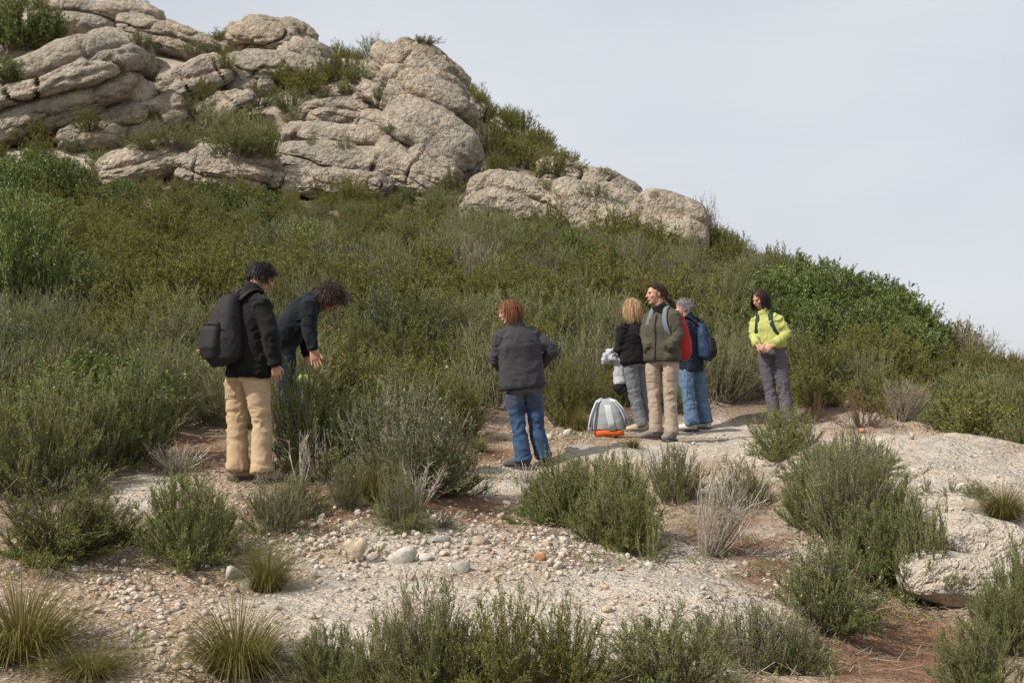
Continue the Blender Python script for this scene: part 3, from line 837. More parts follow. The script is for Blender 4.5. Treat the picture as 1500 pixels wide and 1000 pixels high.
def tussock_data(seed, n, h, r, w, lean=1.0):
    rng = np.random.default_rng(seed)
    az = rng.uniform(0, 6.283, n); rr = np.sqrt(rng.random(n))
    L = h * rng.uniform(.55, 1.15, n)
    out = np.stack([np.cos(az), np.sin(az), np.zeros(n)], 1)
    base = out * (rr * r * .28)[:, None]
    tilt = (.25 + 1.75 * rr * rng.uniform(.45, 1.1, n)) * lean
    K = 5; pts = [base]; cur = tilt * .35
    for k in range(K):
        cur = cur + tilt * .30 * (k + 1) / K * 1.5
        d = out * np.sin(np.minimum(cur, 2.1))[:, None] + np.array([0, 0, 1.]) * np.cos(np.minimum(cur, 2.1))[:, None]
        nx = pts[-1] + d * (L / K)[:, None]; nx[:, 2] = np.maximum(nx[:, 2], .01)
        pts.append(nx)
    side = unit(np.cross(out + rng.normal(size=(n, 3)) * .5, [0, 0, 1.]))
    V = []
    for k, p in enumerate(pts):
        ww = w * (1 - (k / K) ** 1.6) * .5 + .0003
        V += [p - side * ww, p + side * ww]
    V = np.stack(V, 1)
    per = V.shape[1]
    F = np.concatenate([(np.arange(n) * per)[:, None] + np.array([2 * k, 2 * k + 1, 2 * k + 3, 2 * k + 2])[None] for k in range(K)])
    rt = rng.random(n)
    T = np.clip(np.linspace(0, .35, K + 1).repeat(2)[None] + rt[:, None] * .65, 0, 1)
    return V.reshape(-1, 3), F, T.ravel()

def twig_data(seed, n, h, r, rad, forks=3, lean=(0, 0)):
    """bare branching sticks"""
    rng = np.random.default_rng(seed)
    az = rng.uniform(0, 6.283, n); rr = r * np.sqrt(rng.random(n))
    A = np.stack([np.cos(az) * rr * .25, np.sin(az) * rr * .25, np.zeros(n)], 1)
    C = np.stack([np.cos(az) * rr + lean[0] * h, np.sin(az) * rr + lean[1] * h, h * rng.uniform(.5, 1.1, n)], 1)
    B = (A + C) / 2 + rng.normal(size=(n, 3)) * .1 * h
    V, F, T, m = [], [], [], 0
    tt = np.linspace(0, 1, 6)
    def add(a, b, ra, rb):
        nonlocal m
        v, f = prisms(a, b, ra, rb); V.append(v); F.append(f + m); m += len(v); T.append(np.repeat(rng.random(len(a)), 6))
    for k in range(5):
        add(bez(A, B, C, np.full(n, tt[k])), bez(A, B, C, np.full(n, tt[k + 1])), np.full(n, rad * (1 - .7 * tt[k])), np.full(n, rad * (1 - .7 * tt[k + 1])))
    for g in range(forks):
        q = n * (2 + g)
        si = rng.integers(0, n, q); t = rng.uniform(.25, .95, q)
        S = bez(A[si], B[si], C[si], t); D = bez_d(A[si], B[si], C[si], t)
        d = unit(D + rng.normal(size=(q, 3)) * .55 + [0, 0, .15]); L = h * rng.uniform(.1, .34, q)
        M = S + d * (L * .5)[:, None]; E = M + unit(d + rng.normal(size=(q, 3)) * .35) * (L * .5)[:, None]
        add(S, M, np.full(q, rad * .42), np.full(q, rad * .3)); add(M, E, np.full(q, rad * .3), np.full(q, rad * .12))
    return np.concatenate(V), np.concatenate(F), np.concatenate(T)

# ------------------------------------------------------------------ kinds of plants
# near kinds: separate foliage and stems so each plant has its parts; heights in metres
def hash_seed(k): return sum(ord(c) * (i + 7) for i, c in enumerate(k))
NEAR = {}
def near_kind(key, leafm, woodm, dims, variants, **kw):
    L = []
    for s in range(variants):
        lf, tw, fl = shrub_data(hash_seed(key) + s, **kw)
        d = {"foliage": joined("foliage", [lf], [leafm]), "stems": joined("stems", [tw], [woodm])}
        if fl is not None: d["flowers"] = joined("flowers", [fl], [M_FLOWER])
        L.append(d)
    NEAR[key] = (L, dims)


near_kind("rosemary", L_ROSE, W_GREY, (.62, .42), 3, h=.62, r=.42, stems=150, shoots=1900, per_shoot=17, leaf=.023, width=.0062, shoot_len=.105, spread=.42, leaf_out=.75, upright=.55, bare=.08, stem_r=.0042)
near_kind("flowering", L_ROSE, W_GREY, (.62, .45), 1, h=.62, r=.45, stems=140, shoots=1900, per_shoot=17, leaf=.023, width=.0062, shoot_len=.10, spread=.45, leaf_out=.75, upright=.5, bare=.08, stem_r=.0042, flowers=60)
near_kind("gorse", L_GORSE, W_BROWN, (.6, .4), 2, h=.6, r=.4, stems=110, shoots=2000, per_shoot=15, round_frac=.6, leaf=.017, width=.0062, shoot_len=.075, spread=.6, leaf_out=.85, upright=.45, bare=.08, stem_r=.004)
near_kind("silver", L_SILVER, W_GREY, (.8, .6), 1, h=.8, r=.6, stems=170, shoots=2400, per_shoot=15, round_frac=.7, leaf=.026, width=.0065, shoot_len=.10, spread=.5, leaf_out=.8, upright=.5, bare=.08, stem_r=.0045, flowers=90)
near_kind("sparse", L_ROSE, W_GREY, (.55, .38), 2, h=.55, r=.38, stems=110, shoots=1150, per_shoot=15, round_frac=.5, leaf=.02, width=.0058, shoot_len=.10, spread=.45, leaf_out=.7, upright=.6, bare=.2, stem_r=.0042, twig_frac=.2)
near_kind("sprig", L_ROSE, W_GREY, (.5, .16), 1, h=.5, r=.16, stems=14, shoots=150, per_shoot=20, round_frac=0, leaf=.022, width=.0048, shoot_len=.08, spread=.4, leaf_out=.8, upright=.6, bare=.08, stem_r=.004)
L_TWIGS = [joined("twigs", [twig_data(50 + k, 24, .6, .42, .0048, 3)], [W_GREY]) for k in range(2)]
TUSS = [joined("blades", [tussock_data(60 + k, 900, .45, .4, .0036)], [L_GRASS]) for k in range(2)]

def bearing(seed): return (seed * 2.399) % 6.283

def plant(kind, px, py, wpx, hpx, label, variant=0, name="rosemary_shrub", cat="shrub", group=None, twigs=False, lean=0.0):
    wpx *= 1.05
    """a foreground plant whose foot stands at the photograph position, wpx by hpx in size"""
    hit = cast(px, py)
    Y = hit[1]
    H, Rr = hpx * Y / FPX, wpx / 2 * Y / FPX
    L, (h0, r0) = NEAR[kind]
    d = L[variant % len(L)]
    e = empty(name, hit); e.rotation_euler = (0, 0, bearing(px)); e.scale = (Rr / (r0 * .86), Rr / (r0 * .86), H / (h0 * 1.05))
    if lean: e.rotation_euler = (0, lean, 0)
    for k, me in d.items():
        c = link(k, me, e)
        if k == 'flowers': c['kind'] = 'stuff'
    if twigs:
        t = link("dead_twigs", L_TWIGS[variant % 2], e); t.scale = (r0 / .42, r0 / .42, h0 / .6 * 1.02)
    tag(e, label, cat, group)
    return e

def tussock(px, py, wpx, hpx, label, v=0):
    hit = cast(px, py); Y = hit[1]
    e = link("grass_tussock", TUSS[v]); e.location = hit
    e.rotation_euler = (0, 0, bearing(px)); s = wpx / 2 * Y / FPX / .23; e.scale = (s, s, hpx * Y / FPX / .29)
    tag(e, label, "grass")
    return e

def dead_bush(px, py, wpx, hpx, label, seed, lean=(0, 0), n=60, rad=.005, forks=3):
    hit = cast(px, py); Y = hit[1]
    H, Rr = hpx * Y / FPX, wpx / 2 * Y / FPX
    e = link("dead_shrub", joined("twigs", [twig_data(seed, n, H, Rr, rad, forks, lean)], [W_PALE])); e.location = hit
    tag(e, label, "shrub")
    return e

plant("gorse", 85, 818, 190, 118, "yellowish green low shrub at the left edge, above the gravel", 0, "gorse_shrub", twigs=True)
plant("rosemary", 278, 822, 150, 140, "rounded rosemary bush standing alone on the gravel below the tan trousers", 0)
plant("sparse", 405, 780, 95, 85, "thin greyish shrub with dry twigs at the feet of the person in tan trousers", 0, "thin_shrub", twigs=True)
plant("sparse", 505, 745, 58, 72, "small twiggy rosemary left of the dry grass in front of the big grey green bush", 1, twigs=True)
plant("sparse", 585, 775, 70, 95, "dry twiggy shrub with a green foot below the big grey green bush", 0, "thin_shrub", twigs=True)
plant("rosemary", 603, 782, 48, 34, "tiny green shrub above the wedge shaped rock", 1)
plant("silver", 590, 722, 215, 172, "big grey green bush with silvery tips in front of the bent person", 0, "silver_shrub")
plant("rosemary", 452, 698, 130, 172, "dark green upright bush between tan trousers and big grey green bush", 1)
plant("rosemary", 640, 726, 105, 100, "green right flank bush leaning on the big grey green bush beside the path", 2)
plant("rosemary", 835, 772, 120, 115, "left bush of the rosemary clump below the blue jeans", 2)
plant("rosemary", 905, 798, 125, 140, "tall middle bush of the rosemary clump below the group", 0)
plant("sprig", 953, 822, 42, 95, "narrow upright rosemary sprig at the right end of the clump", 0)
plant("sparse", 985, 735, 90, 90, "open thin rosemary in front of the standing group's feet", 1, twigs=True)
dead_bush(1040, 815, 120, 118, "dead grey bush of bare sticks between the two green clumps", 71, (.3, 0), 56, .0046, 2)
plant("sparse", 1085, 745, 90, 75, "green topped dry shrub behind the dead grey bush", 0, "thin_shrub", twigs=True)
plant("flowering", 1148, 672, 105, 82, "dense rosemary bush hiding the feet of the person in yellow", 0)
plant("sparse", 1238, 800, 140, 165, "tall open shrub with grey stems on the left side of the right slab", 0, "thin_shrub", twigs=True)
plant("rosemary", 1200, 705, 80, 62, "small leafy shrub between the yellow person's bush and the tall open shrub", 1)
plant("flowering", 1215, 918, 150, 135, "rosemary with pale blue flowers above the red hollow", 0)
plant("rosemary", 1345, 880, 105, 160, "tall rosemary bush at the foot of the right slab", 2)
plant("rosemary", 1430, 1010, 110, 110, "green bush filling the lower right corner", 1)
plant("rosemary", 1290, 780, 90, 120, "slim rosemary growing up the face of the right slab", 1)
plant("sprig", 1384, 800, 34, 80, "lone thin sprig standing against the pale right slab", 0)
plant("sprig", 1393, 722, 20, 20, "tiny dark sprig high on the right slab", 0)
plant("sprig", 1356, 722, 16, 26, "tiny pale sprig high on the right slab, left of the dark one", 0)
tussock(1470, 765, 70, 48, "brown grass tuft at the right edge of the slab")
plant("sparse", 1428, 728, 40, 26, "low grey cushion plant near the right edge of the slab", 0, "thin_shrub")
plant("rosemary", 1500, 905, 90, 110, "bush at the right edge below the slab", 0)
plant("sparse", 625, 1005, 150, 158, "tall mixed shrub with dry top at the bottom, left of the gorse", 0, "thin_shrub", twigs=True)
plant("rosemary", 640, 1010, 130, 118, "green shrub under the dry topped shrub at the bottom", 2)
plant("gorse", 742, 1008, 110, 160, "yellow green pointed gorse bush at the bottom centre", 0, "gorse_shrub")
plant("gorse", 828, 1008, 115, 150, "darker gorse bush at the bottom, right of the pointed one", 1, "gorse_shrub")
plant("rosemary", 478, 1000, 100, 90, "small scraggly shrub at the bottom, right of the grass tuft", 1)
plant("rosemary", 975, 1010, 150, 120, "loose rosemary at the bottom, right of the gorse bushes", 0)
plant("sparse", 1110, 985, 140, 105, "dry pale shrub on bare rock at lower right", 1, "thin_shrub", twigs=True)
plant("sparse", 1040, 960, 90, 70, "thin dry seedling shrub left of the dry pale shrub", 0, "thin_shrub")
tussock(30, 968, 180, 105, "large arching grass tuft in the lower left corner", 0)
tussock(348, 992, 150, 92, "large arching grass tuft at the bottom, left of the scraggly shrub", 1)
tussock(390, 868, 78, 62, "small upright grass tuft beside the white boulder", 0)
tussock(555, 735, 75, 60, "yellow green grass tuft below the big grey green bush", 1)
tussock(130, 990, 110, 40, "low yellowing grass at the bottom edge between the two large tufts", 1)
tussock(700, 662, 32, 22, "little pale grass tuft on the path left of the blue jeans", 0)
tussock(848, 630, 34, 32, "dry grass tuft left of the grey and orange rucksack", 1)
tussock(928, 656, 20, 13, "tiny grass tuft at the toe of the beige trousers", 0)
dead_bush(470, 706, 90, 70, "bare upright dead stalks beside the shoes of the tan trousers", 72, (.05, 0), 26, .006, 2)
dead_bush(440, 712, 50, 75, "few tall dry stalks touching the tan trousers' hem", 73, (0, 0), 12, .005, 2)
dead_bush(610, 745, 80, 62, "tangle of grey dead sticks at the foot of the big grey green bush", 74, (.1, 0), 30, .006, 2)
dead_bush(645, 770, 90, 20, "flat heap of brown dead sticks beside the reddish path", 75, (0, 0), 50, .006, 2)
dead_bush(770, 708, 45, 30, "small dry twigs at the heel of the blue jeans", 76, (.1, 0), 18, .006, 1)
dead_bush(260, 690, 120, 40, "brown brush of dry twigs behind the rounded rosemary bush", 77, (0, 0), 60, .005, 2)
plant("rosemary", 872, 745, 110, 85, "low bush filling the back of the rosemary clump below the group", 1)
plant("rosemary", 1275, 690, 70, 48, "small bush on the crest of the right slab's left shoulder", 0)
plant("rosemary", 1275, 838, 90, 110, "middle bush between the flowering rosemary and the tall one at the slab's foot", 1)
plant("rosemary", 1180, 770, 80, 100, "bush between the dead grey bush and the tall open shrub", 2)
plant("sparse", 435, 760, 80, 70, "low dull shrub right of the shoes of the tan trousers", 1, "thin_shrub")
plant("rosemary", 535, 700, 130, 130, "green bush merging into the left side of the big grey green bush", 0)
plant("gorse", 150, 800, 110, 90, "yellow tinged shrub between the left edge shrub and the rounded rosemary", 1, "gorse_shrub", twigs=True)
plant("rosemary", 560, 1005, 90, 105, "slim green shrub at the bottom left of the dry topped shrub", 0)
plant("gorse", 690, 1010, 90, 110, "olive shrub at the bottom left of the pointed gorse bush", 1, "gorse_shrub")
plant("rosemary", 1465, 955, 95, 120, "dense bush at the right edge above the corner bush", 2)
plant("sparse", 1170, 985, 100, 80, "dry low clump beside the red hollow", 0, "thin_shrub", twigs=True)
plant("rosemary", 1300, 860, 100, 125, "bush joining the tall slab foot rosemary to the flowering one", 0)
plant("sparse", 1240, 745, 110, 110, "twiggy shrub behind the tall open shrub beside the slab", 1, "thin_shrub", twigs=True)
plant("rosemary", 800, 760, 80, 70, "small bush at the left foot of the rosemary clump by the blue jeans", 1)
plant("gorse", 930, 812, 70, 95, "bright green shrub in front of the rosemary clump beside the narrow sprig", 0, "gorse_shrub")
plant("gorse", 300, 800, 90, 90, "yellow green shrub on the right side of the rounded rosemary", 1, "gorse_shrub")
plant("rosemary", 35, 725, 150, 175, "tall rosemary thicket at the left edge", 0)
plant("rosemary", 115, 700, 150, 170, "rosemary thicket beside the left edge thicket", 1)
plant("rosemary", 190, 675, 130, 160, "right end bush of the left rosemary thicket", 2)

# dead twigs, dry needles and grass bits strewn under and between the shrubs
def strewn():
    rng = np.random.default_rng(21)
    spots = [(280, 822, 90), (90, 820, 120), (405, 782, 70), (560, 760, 120), (640, 770, 80), (880, 800, 110), (1050, 815, 100), (1230, 830, 120), (1220, 925, 90), (1340, 890, 90), (250, 690, 110), (450, 712, 90), (620, 1000, 130), (800, 1000, 130), (1000, 990, 150), (1130, 960, 110), (990, 745, 90), (1100, 740, 70), (350, 990, 100), (40, 960, 110), (720, 700, 60), (860, 640, 50)]
    A = []
    for px, py, r in spots:
        hit = cast(px, py); k = int(110 + r)
        rad = r * hit[1] / FPX
        A.append(np.column_stack([hit[0] + rng.normal(size=k) * rad * .75, hit[1] + rng.normal(size=k) * rad * .8]))
    A = np.concatenate(A); n = len(A)
    z = hfun(A[:, 0], A[:, 1])
    a = np.column_stack([A, z + .006]); ang = rng.uniform(0, 6.283, n); L = rng.uniform(.02, .13, n)
    b = a + np.column_stack([np.cos(ang) * L, np.sin(ang) * L, rng.uniform(-.01, .05, n)])
    b[:, 2] = np.maximum(b[:, 2], hfun(b[:, 0], b[:, 1]) + .003)
    v, f = prisms(a, b, np.full(n, .0028), np.full(n, .0012))
    o = link("twig_litter", joined("twig_litter", [(v, f, np.repeat(rng.random(n), 6))], [W_GREY]))
    tag(o, "dry twigs and stalks strewn on the ground below the shrubs", "litter", kind="stuff")
    # small seedlings and herbs
    V, F, T, m = [], [], [], 0
    for px, py, r in spots:
        for k in range(16):
            hit = cast(px + rng.normal() * r * .8, py + rng.normal() * r * .22)
            if hit is None or hit[1] > 14: continue
            q = 26; c = np.tile(hit, (q, 1)) + rng.normal(size=(q, 3)) * [.022, .022, 0]
            c[:, 2] += rng.random(q) * rng.uniform(.02, .09)
            ax = unit(rng.normal(size=(q, 3)) * .7 + [0, 0, .9])
            v, f = leaves(c, ax, rng.uniform(.015, .035, q), np.full(q, .0055), rng)
            V.append(v); F.append(f + m); m += len(v); T.append(np.repeat(rng.random(q), 4))
    o = link("seedlings", joined("seedlings", [(np.concatenate(V), np.concatenate(F), np.concatenate(T))], [L_ROSE]))
    tag(o, "tiny green seedlings and herbs between the foreground shrubs", "ground cover", kind="stuff")
strewn()

# ------------------------------------------------------------------ scrub on the hillside
HK = {}
def hill_kind(key, leafm, woodm, variants, **kw):
    HK[key] = []
    for s in range(variants):
        lf, tw, fl = shrub_data(hash_seed(key) + 31 * s, **kw)
        HK[key].append(joined(key, [lf, tw, fl], [leafm, woodm, M_FLOWER]))

hill_kind("heath_bush", L_OLIVE, W_BROWN, 3, h=.85, r=.60, stems=90, shoots=1050, per_shoot=12, leaf=.030, width=.0125, shoot_len=.10, round_frac=.85, spread=.75, leaf_out=.9, upright=.4, bare=.12, stem_r=.006, dome=.7)
hill_kind("rosemary_bush", L_ROSE, W_GREY, 3, h=.75, r=.52, stems=90, shoots=900, per_shoot=13, round_frac=.85, leaf=.032, width=.0085, shoot_len=.13, spread=.6, leaf_out=.7, upright=.6, bare=.1, stem_r=.0055, dome=.65)
hill_kind("broom_bush", L_BROOM, W_GREY, 3, h=.8, r=.5, stems=110, shoots=800, per_shoot=12, round_frac=.75, leaf=.046, width=.0065, shoot_len=.20, spread=.42, leaf_out=.42, upright=.8, bare=.1, stem_r=.005, dome=.6)
hill_kind("mastic_bush", L_GREEN, W_BROWN, 3, h=1.0, r=.85, stems=120, shoots=1300, per_shoot=11, round_frac=.95, leaf=.055, width=.026, shoot_len=.16, spread=.7, leaf_out=.9, upright=.35, bare=.15, stem_r=.010, dome=.62)
hill_kind("silver_bush", L_SILVER, W_GREY, 2, h=.8, r=.55, stems=80, shoots=800, per_shoot=12, round_frac=.8, leaf=.036, width=.013, shoot_len=.14, spread=.5, leaf_out=.85, upright=.5, bare=.1, stem_r=.006, dome=.65)
hill_kind("gorse_bush", L_GORSE, W_BROWN, 2, h=.7, r=.55, stems=90, shoots=1000, per_shoot=12, round_frac=.8, leaf=.030, width=.011, shoot_len=.11, spread=.7, leaf_out=.85, upright=.5, bare=.1, stem_r=.006, dome=.7)
hill_kind("withered_bush", L_RUST, W_BROWN, 1, h=.7, r=.5, stems=60, shoots=420, per_shoot=9, leaf=.028, width=.010, shoot_len=.13, spread=.6, leaf_out=.8, upright=.4, bare=.1, stem_r=.006, dome=.7)
HK["bare_bush"] = [joined("bare_bush", [twig_data(90, 60, .75, .5, .007, 4)], [W_GREY])]
KH = {"heath_bush": (.85, .60), "rosemary_bush": (.75, .52), "broom_bush": (.8, .5), "mastic_bush": (1.0, .85), "silver_bush": (.8, .55), "gorse_bush": (.7, .55), "withered_bush": (.7, .5), "bare_bush": (.75, .5)}

rng = np.random.default_rng(77)
def hill_plant(key, px, py, wpx, hpx, label, v=0, dy=0.0):
    cf = cast2 if py < 292 else cast
    hit = cf(px, py)
    k = 0
    while hit is None: k += 6; hit = cf(px, py + k)
    if dy:
        hit = hit + np.array([hit[0] / hit[1] * dy, dy, 0]); hit[2] = hfun(hit[:1], hit[1:2])[0]
    Y = hit[1]; h0, r0 = KH[key]
    o = link(key, HK[key][v % len(HK[key])]); o.location = hit
    sx = wpx / 2 * Y / FPX / (r0 * 1.05); o.scale = (sx, sx, hpx * Y / FPX / (h0 * 1.02)); o.rotation_euler = (0, 0, bearing(px + py))
    tag(o, label, "shrub"); PLACED.append((hit[0], hit[1], wpx / 2 * Y / FPX))
    return o
PLACED = []
SPECIAL = [
 ("mastic_bush", 40, 470, 130, 190, "tall glossy mastic shrub at the left edge of the slope"),
 ("mastic_bush", 10, 400, 100, 120, "mastic shrub with pale leaf tips at the left edge above the tall one"),
 ("mastic_bush", 95, 325, 130, 105, "dark leafy bush below the small tilted boulder"),
 ("mastic_bush", 35, 330, 120, 110, "dark bush in the upper left thicket beside the image edge"),
 ("mastic_bush", 20, 70, 120, 95, "dark evergreen thicket in the top left corner"),
 ("mastic_bush", 75, 60, 60, 60, "dark evergreen bush against the boulder in the top left corner"),
 ("mastic_bush", 840, 400, 90, 68, "round bright leafy bush below the low right outcrop"),
 ("mastic_bush", 1165, 448, 130, 66, "leftmost leafy bush of the big green mass on the right ridge"),
 ("mastic_bush", 1230, 475, 150, 88, "leafy bush in the middle of the green mass on the right ridge"),
 ("mastic_bush", 1310, 492, 130, 72, "rightmost rounded bush of the green mass on the right ridge"),
 ("mastic_bush", 1275, 525, 130, 90, "leafy bush at the lower edge of the green mass on the right ridge"),
 ("mastic_bush", 1190, 520, 110, 80, "leafy bush behind the person in yellow"),
 ("mastic_bush", 1345, 540, 110, 75, "dark leafy bush below the rightmost ridge bush"),
 ("heath_bush", 1075, 402, 90, 68, "dark rounded bush on the skyline right of the low outcrop"),
 ("heath_bush", 1400, 562, 90, 58, "brownish heath bush on the right skyline"),
 ("heath_bush", 1450, 585, 90, 58, "brownish heath bush at the right edge of the skyline"),
 ("gorse_bush", 1410, 615, 60, 70, "bright yellow green shrub at the right, above the slab"),
 ("withered_bush", 1262, 625, 75, 62, "withered rust brown bush behind the crest of the right slab"),
 ("withered_bush", 1195, 620, 40, 50, "small withered rusty bush right of the person in yellow"),
 ("withered_bush", 885, 520, 40, 32, "little rusty withered shrub left of the black jacket"),
 ("silver_bush", 500, 425, 110, 85, "silvery grey bush above the head of the bent person"),
 ("silver_bush", 120, 340, 60, 40, "small silvery bush beside the dark leafy bush on the left"),
 ("silver_bush", 55, 500, 90, 70, "silvery grey bush below the tall mastic shrub"),
 ("bare_bush", 780, 410, 60, 42, "leafless grey bush left of the round bright leafy bush"),
 ("bare_bush", 840, 345, 30, 40, "bare grey bush under the low right outcrop"),
 ("gorse_bush", 795, 495, 90, 55, "bright yellow green bush right of the red haired head"),
 ("gorse_bush", 525, 545, 100, 95, "yellow green bush right of the bent person's head"),
 ("heath_bush", 670, 640, 110, 105, "dark dense bush left of the blue jeans beside the path"),
 ("heath_bush", 625, 625, 90, 85, "dense bush behind the big grey green bush"),
 ("heath_bush", 830, 622, 100, 100, "dense dark bush right of the blue jeans behind the path"),
 ("heath_bush", 890, 618, 70, 90, "dense bush behind the grey and orange rucksack"),
 ("heath_bush", 215, 115, 58, 48, "round dark green bush on the slabs in the upper left"),
 ("heath_bush", 205, 68, 44, 36, "dark bush in the cleft beside the top left boulder"),
 ("heath_bush", 715, 235, 90, 70, "dark bush in the corner right of the tall outcrop"),
 ("heath_bush", 765, 248, 100, 55, "olive bush on the skyline between the two right outcrops"),
 ("heath_bush", 815, 250, 80, 42, "low olive bush on the skyline above the low right outcrop"),
 ("rosemary_bush", 365, 225, 90, 70, "dense grey green bush left of the tall outcrop's lowest bed"),
 ("rosemary_bush", 315, 210, 90, 62, "grey green bush above the low cracked dome"),
 ("rosemary_bush", 885, 254, 26, 18, "small tuft shrub on the skyline of the low right outcrop"),
 ("rosemary_bush", 960, 288, 22, 16, "smallest tuft shrub on the skyline of the low right outcrop, further right"),
 ("heath_bush", 320, 60, 36, 16, "low bush on the skyline left of the cap rock"),
 ("heath_bush", 435, 48, 20, 14, "tiny shrub growing on the shoulder of the cap rock"),
 ("heath_bush", 500, 120, 90, 50, "olive bush on the skyline between cap rock and tall outcrop"),
 ("heath_bush", 410, 120, 70, 36, "olive bush just below the overhang of the cap rock"),
 ("heath_bush", 470, 120, 80, 44, "rounded olive bush in the middle of the saddle right of the cap rock"),
 ("gorse_bush", 525, 118, 60, 42, "yellow green bush touching the left side of the tall outcrop's summit"),
 ("rosemary_bush", 425, 165, 80, 40, "grey green bush below the saddle, left of the tall outcrop's middle beds"),
 ("heath_bush", 375, 160, 70, 40, "olive bush at the foot of the cap rock pedestal"),
 ("rosemary_bush", 340, 225, 110, 75, "large grey green bush filling the hollow above the low cracked dome"),
 ("heath_bush", 390, 228, 60, 55, "dark bush squeezed between hollow and tall outcrop"),
 ("rosemary_bush", 250, 212, 90, 45, "grey green bush between the diagonal ribs and the low slab"),
 ("rosemary_bush", 210, 218, 60, 40, "small grey green bush right of the small tilted boulder"),
 ("heath_bush", 300, 145, 56, 44, "dark bush growing across the middle of the diagonal ribs"),
 ("rosemary_bush", 285, 172, 60, 34, "low bush on the lower end of the diagonal ribs"),
 ("gorse_bush", 222, 175, 34, 30, "little yellow green shrub on the lowest diagonal rib"),
 ("heath_bush", 330, 100, 44, 30, "low bush left of the cap rock pedestal"),
 ("rosemary_bush", 285, 78, 60, 22, "thin line of shrubs on the slab sloping along the skyline"),
 ("heath_bush", 130, 190, 70, 40, "bush in the crack under the broad slab dome"),
 ("heath_bush", 60, 215, 110, 50, "olive bush band under the broad slab dome"),
 ("rosemary_bush", 20, 205, 90, 45, "grey green bush under the broad slab dome at the left edge"),
 ("mastic_bush", 15, 118, 70, 40, "green shrub at the left edge between the slabs"),
 ("rosemary_bush", 553, 142, 30, 20, "small shrub in a notch on the tall outcrop's face"),
 ("rosemary_bush", 455, 212, 26, 20, "small shrub on the tall outcrop's lowest ledge, left one"),
 ("rosemary_bush", 505, 218, 34, 26, "small shrub on the tall outcrop's lowest ledge, right one"),
 ("rosemary_bush", 575, 190, 36, 18, "flat shrub in the long crack of the tall outcrop"),
 ("rosemary_bush", 318, 224, 24, 18, "small shrub on top of the low cracked dome"),
 ("heath_bush", 620, 62, 60, 14, "thin fringe of shrubs on top of the tall outcrop"),
 ("gorse_bush", 665, 285, 60, 40, "shrub at the right foot of the tall outcrop"),
 ("rosemary_bush", 800, 275, 40, 22, "shrub in a hollow of the low right outcrop"),
 ("rosemary_bush", 870, 285, 60, 24, "shrub lying in the long groove of the low right outcrop"),
 ("heath_bush", 918, 300, 26, 26, "dark little bush near the right end of the low right outcrop"),
 ("heath_bush", 725, 300, 46, 36, "bush on the left end of the low right outcrop"),
 ("heath_bush", 445, 140, 110, 48, "olive bush on the grassy saddle under the cap rock"),
]
for k, s in enumerate(SPECIAL): hill_plant(*s, v=k)

front_x = [-50, 60, 150, 230, 330, 420, 500, 640, 730, 850, 960, 1060, 1150, 1240, 1340, 1430, 1500, 1560]
front_y = [690, 680, 655, 640, 640, 645, 640, 640, 628, 622, 616, 614, 606, 618, 628, 655, 688, 720]
def density_spots():
    out = []
    y = 11.0
    while y < 78:
        st = 0.68 + 0.0125 * (y - 11)
        xs = np.arange(-0.54 * y - 1, 0.54 * y + 1, st)
        out.append(np.stack([xs + rng.uniform(-.4, .4, len(xs)) * st, y + rng.uniform(-.45, .45, len(xs)) * st], 1))
        y += st
    return np.concatenate(out)
sp = density_spots()
spz = hfun(sp[:, 0], sp[:, 1])
spp = np.column_stack([sp, spz])
sx_, sy_ = project(spp)
ok = sy_ < np.interp(sx_, front_x, front_y) - rng.uniform(0, 10, len(sp))
ok &= (sx_ > -220) & (sx_ < 1720) & (sy_ > -40)
for cx, cy, hw, hh, Y, b in ROCK_ELL:
    inside = ((sx_ - cx) / (hw * .98)) ** 2 + ((sy_ - cy) / (hh * .95)) ** 2 < 1
    front = spp[:, 1] < Y - b * 0.75
    ok &= ~(inside & ~front & (rng.random(len(sp)) < .975))
for px, py, rx, ry in ((597, 398, 30, 24), (672, 440, 18, 18), (655, 545, 26, 30)):      # bare earth
    ok &= ((sx_ - px) / rx) ** 2 + ((sy_ - py) / ry) ** 2 > 1
for x, y, r in PLACED:
    ok &= np.hypot(sp[:, 0] - x, sp[:, 1] - y) > r * .62
# people stand free of bushes
for px, py, Y in ((366, 700, 9.4), (425, 660, 10.8), (766, 690, 11.8), (930, 638, 14.0), (965, 645, 12.8), (1020, 632, 14.7), (1145, 620, 14.8), (885, 638, 13.0), (450, 600, 11.0)):
    q = P(px, py, Y); ok &= np.hypot(sp[:, 0] - q[0], sp[:, 1] - q[1]) > .55
spp, sx_, sy_ = spp[ok], sx_[ok], sy_[ok]
patch = fbm(spp * .22, 3, 91); patch2 = fbm(spp * .5, 2, 95)
KEYS = ["heath_bush", "rosemary_bush", "broom_bush", "mastic_bush", "silver_bush", "gorse_bush", "bare_bush"]
def weights(x, y, a, b):
    if y < 290:   w = [4.5, 3.0, .3, .5, .15, .9, .2]
    elif x > 1080: w = [3.6, 1.8, 1.5, 1.4 if y < 530 else .0, .1, .6, .6]
    elif x < 420 and y < 470: w = [5.2, .7, .3, 1.6, .35, 1.2, .12]
    elif x < 340: w = [1.0, 3.2, 2.0, .15, .4, .5, .15]
    else:         w = [2.8, 2.6, 1.9, .35 if y < 520 else 0, .22, 1.1, .3]
    w = np.array(w, float)
    w[0] *= np.exp(a * 1.8); w[2] *= np.exp(-a * 1.8); w[3] *= np.exp(b * 1.5); w[5] *= np.exp(b); w[1] *= np.exp(-b)
    return w / w.sum()
kind = np.array([rng.choice(len(KEYS), p=weights(x, y, a, b)) for x, y, a, b in zip(sx_, sy_, patch, patch2)])
mass = ((sx_ - 1245) / 150) ** 2 + ((sy_ - 475) / 75) ** 2 < 1
